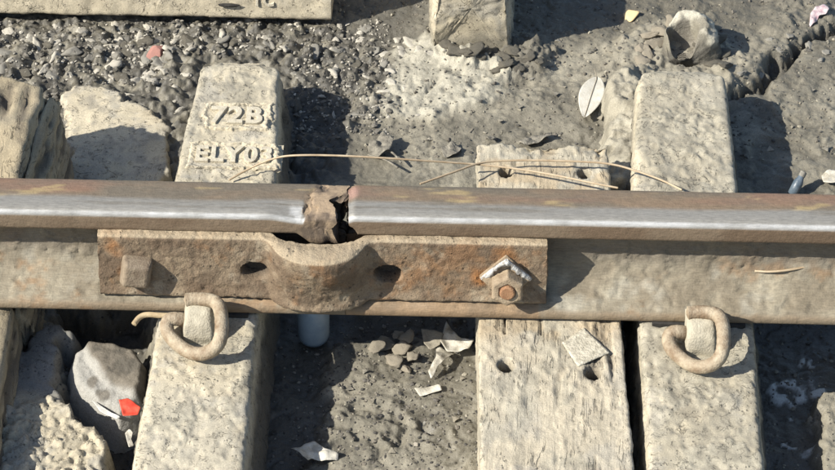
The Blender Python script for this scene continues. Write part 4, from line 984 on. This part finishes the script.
for (u, v), pts, lb, s in (((535, 142), [(518, 144), (530, 138), (548, 136), (552, 141), (536, 146), (524, 149)], 'long curled dead leaf beyond the wooden sleeper end', 49), ((380, 152), [(370, 146), (384, 141), (394, 148), (390, 158), (378, 163), (368, 156)], 'crumpled dead leaf behind the rail gap under the wire', 54), ((450, 155), [(441, 152), (452, 147), (462, 152), (456, 160), (444, 160)], 'small crumpled dead leaf left of the wooden sleeper end', 59), ((490, 141), [(484, 141), (490, 138), (497, 141), (490, 144)], 'tiny dark leaf flake near the curled dead leaf', 64)):
    sheet('dead_leaf', u, v, pts, M_leafd, lb, 'leaf', .009, bend=.022, s=s)
# crumpled dead leaf group: a couple of grass stalks
for pts in ([(372, 150, .0), (392, 156, .0), (401, 170, .0)], [(368, 158, 0), (384, 164, 0), (398, 175, 0)]):
    w = [G(a, b) + np.array([0, 0, .006 + .004 * i]) for i, (a, b, _) in enumerate(pts)]
    o = tube('straw', w, .0016, M_leafd, seg=7, k=2, loc=tuple(w[0])); tag(o, 'dark straw under the crumpled dead leaf behind the rail gap', 'straw', 'straws under the dead leaf')

# small dry flakes trodden into the mud
for i, (u, v, w_) in enumerate(((600, 120, 5), (520, 108, 4), (556, 96, 4), (470, 130, 5), (430, 140, 5), (408, 128, 4), (500, 122, 4), (820, 120, 5), (826, 150, 5), (770, 150, 5), (812, 90, 4), (350, 390, 5), (372, 402, 5), (342, 436, 5), (405, 412, 4), (455, 420, 5), (446, 446, 5), (468, 400, 4), (392, 452, 5), (420, 458, 4), (365, 372, 5), (462, 380, 4))):
    a_ = random.uniform(0, 3.1); pts_ = [(u + w_ * math.cos(a_ + t_) * (1 if k_ % 2 else .45), v + w_ * .7 * math.sin(a_ + t_) * (1 if k_ % 2 else .45)) for k_, t_ in enumerate(np.linspace(0, 6.28, 7)[:-1])]
    fr = u < 500 and v > 300
    sheet('leaf_flake', u, v, pts_, M_leafd if i % 3 else M_paperd, 'tiny dry leaf flake trodden into the mud ' + ('in front of the rail' if fr else 'behind the rail'), 'leaf flake', .003, bend=.006, s=200 + i)
    C.objects[-1]['group'] = 'leaf flakes ' + ('in front of the rail' if fr else 'behind the rail')
# pale leaf
c = G(588, 108); lf = thing('leaf', tuple(c), 'pale dry oval leaf on the mud left of the mud-caked sleeper', 'leaf')
tip0, tip1 = P(597, 86, c[2]), P(584, 123, c[2]); axv = tip1[:2] - tip0[:2]; Ln = np.linalg.norm(axv); axv /= Ln; sdv = np.array([-axv[1], axv[0]])
nU, nV_ = 24, 15; V = np.zeros((nU, nV_, 3))
for i, t_ in enumerate(np.linspace(0, 1, nU)):
    wdt = .0185 * (math.sin(math.pi * min(1, t_ ** .85)) ** .75) + .0003
    for j, s_ in enumerate(np.linspace(-1, 1, nV_)):
        xy = tip0[:2] + axv * Ln * t_ + sdv * wdt * s_; V[i, j] = [xy[0], xy[1], c[2] + .017 - .006 * t_ + .0012 * abs(s_) + .002 * math.sin(t_ * 4)]
Vb = V[:, ::-1].copy(); Vb[..., 2] -= .0007; V2 = np.concatenate([V, Vb], 1)
mesh_obj('blade', V2, grid_faces(nU, nV_ * 2, True), M_leaf, lf)
mid = V[:, nV_ // 2] + np.array([0, 0, .0008]); st0 = np.array([*P(594, 80, c[2])[:2], c[2] + .021])
tube('stalk', np.vstack([[st0], mid[1::4], mid[-1:]]), .0007, M_stem, lf, seg=6, k=1)

# bottles
def lathe(name, c, rows, mat, parent, seg=28, axis=(0, 0, 1)):
    ax = np.array(axis, float); ax /= np.linalg.norm(ax); s = np.cross(ax, [.3, .9, .1]); s /= np.linalg.norm(s); w = np.cross(ax, s)
    V = np.array([[np.array(c) + ax * h + r * (math.cos(a) * s + math.sin(a) * w) for a in np.linspace(0, 2 * math.pi, seg, endpoint=False)] for h, r in rows])
    return mesh_obj(name, V, grid_faces(len(rows), seg, True), mat, parent)
c = P(313, 334, -.085); zg = gz(c[0], c[1])
bt = thing('plastic_bottle', (c[0], c[1] + .012, -.1), 'pale blue plastic bottle standing under the fishplate bulge', 'bottle')
lathe('body', (c[0], c[1] + .012, -.106), [(0, .001), (0, .014), (.003, .0195), (.010, .0220), (.05, .0225), (.060, .020), (.070, .012), (.076, .009), (.082, .009)], M_blue, bt)
lathe('cap', (c[0], c[1] + .012, -.026), [(0, .0105), (.010, .0105), (.0115, .008), (.0115, .0005)], M_white, bt)
c = P(797, 184, -.075)
bt = thing('plastic_bottle', (c[0], c[1], -.09), 'small dark blue bottle tilted up behind the right rail', 'bottle')
axn = (.35, .45, .55)
lathe('body', (c[0] - .008, c[1] - .012, -.088), [(0, .001), (0, .007), (.022, .0075), (.029, .005), (.034, .004)], M_navy, bt, 18, axn)
lathe('cap', tuple(np.array([c[0] - .008, c[1] - .012, -.088]) + np.array(axn) / np.linalg.norm(axn) * .032), [(0, .005), (.007, .005), (.008, .003), (.008, .0003)], M_grey, bt, 18, axn)
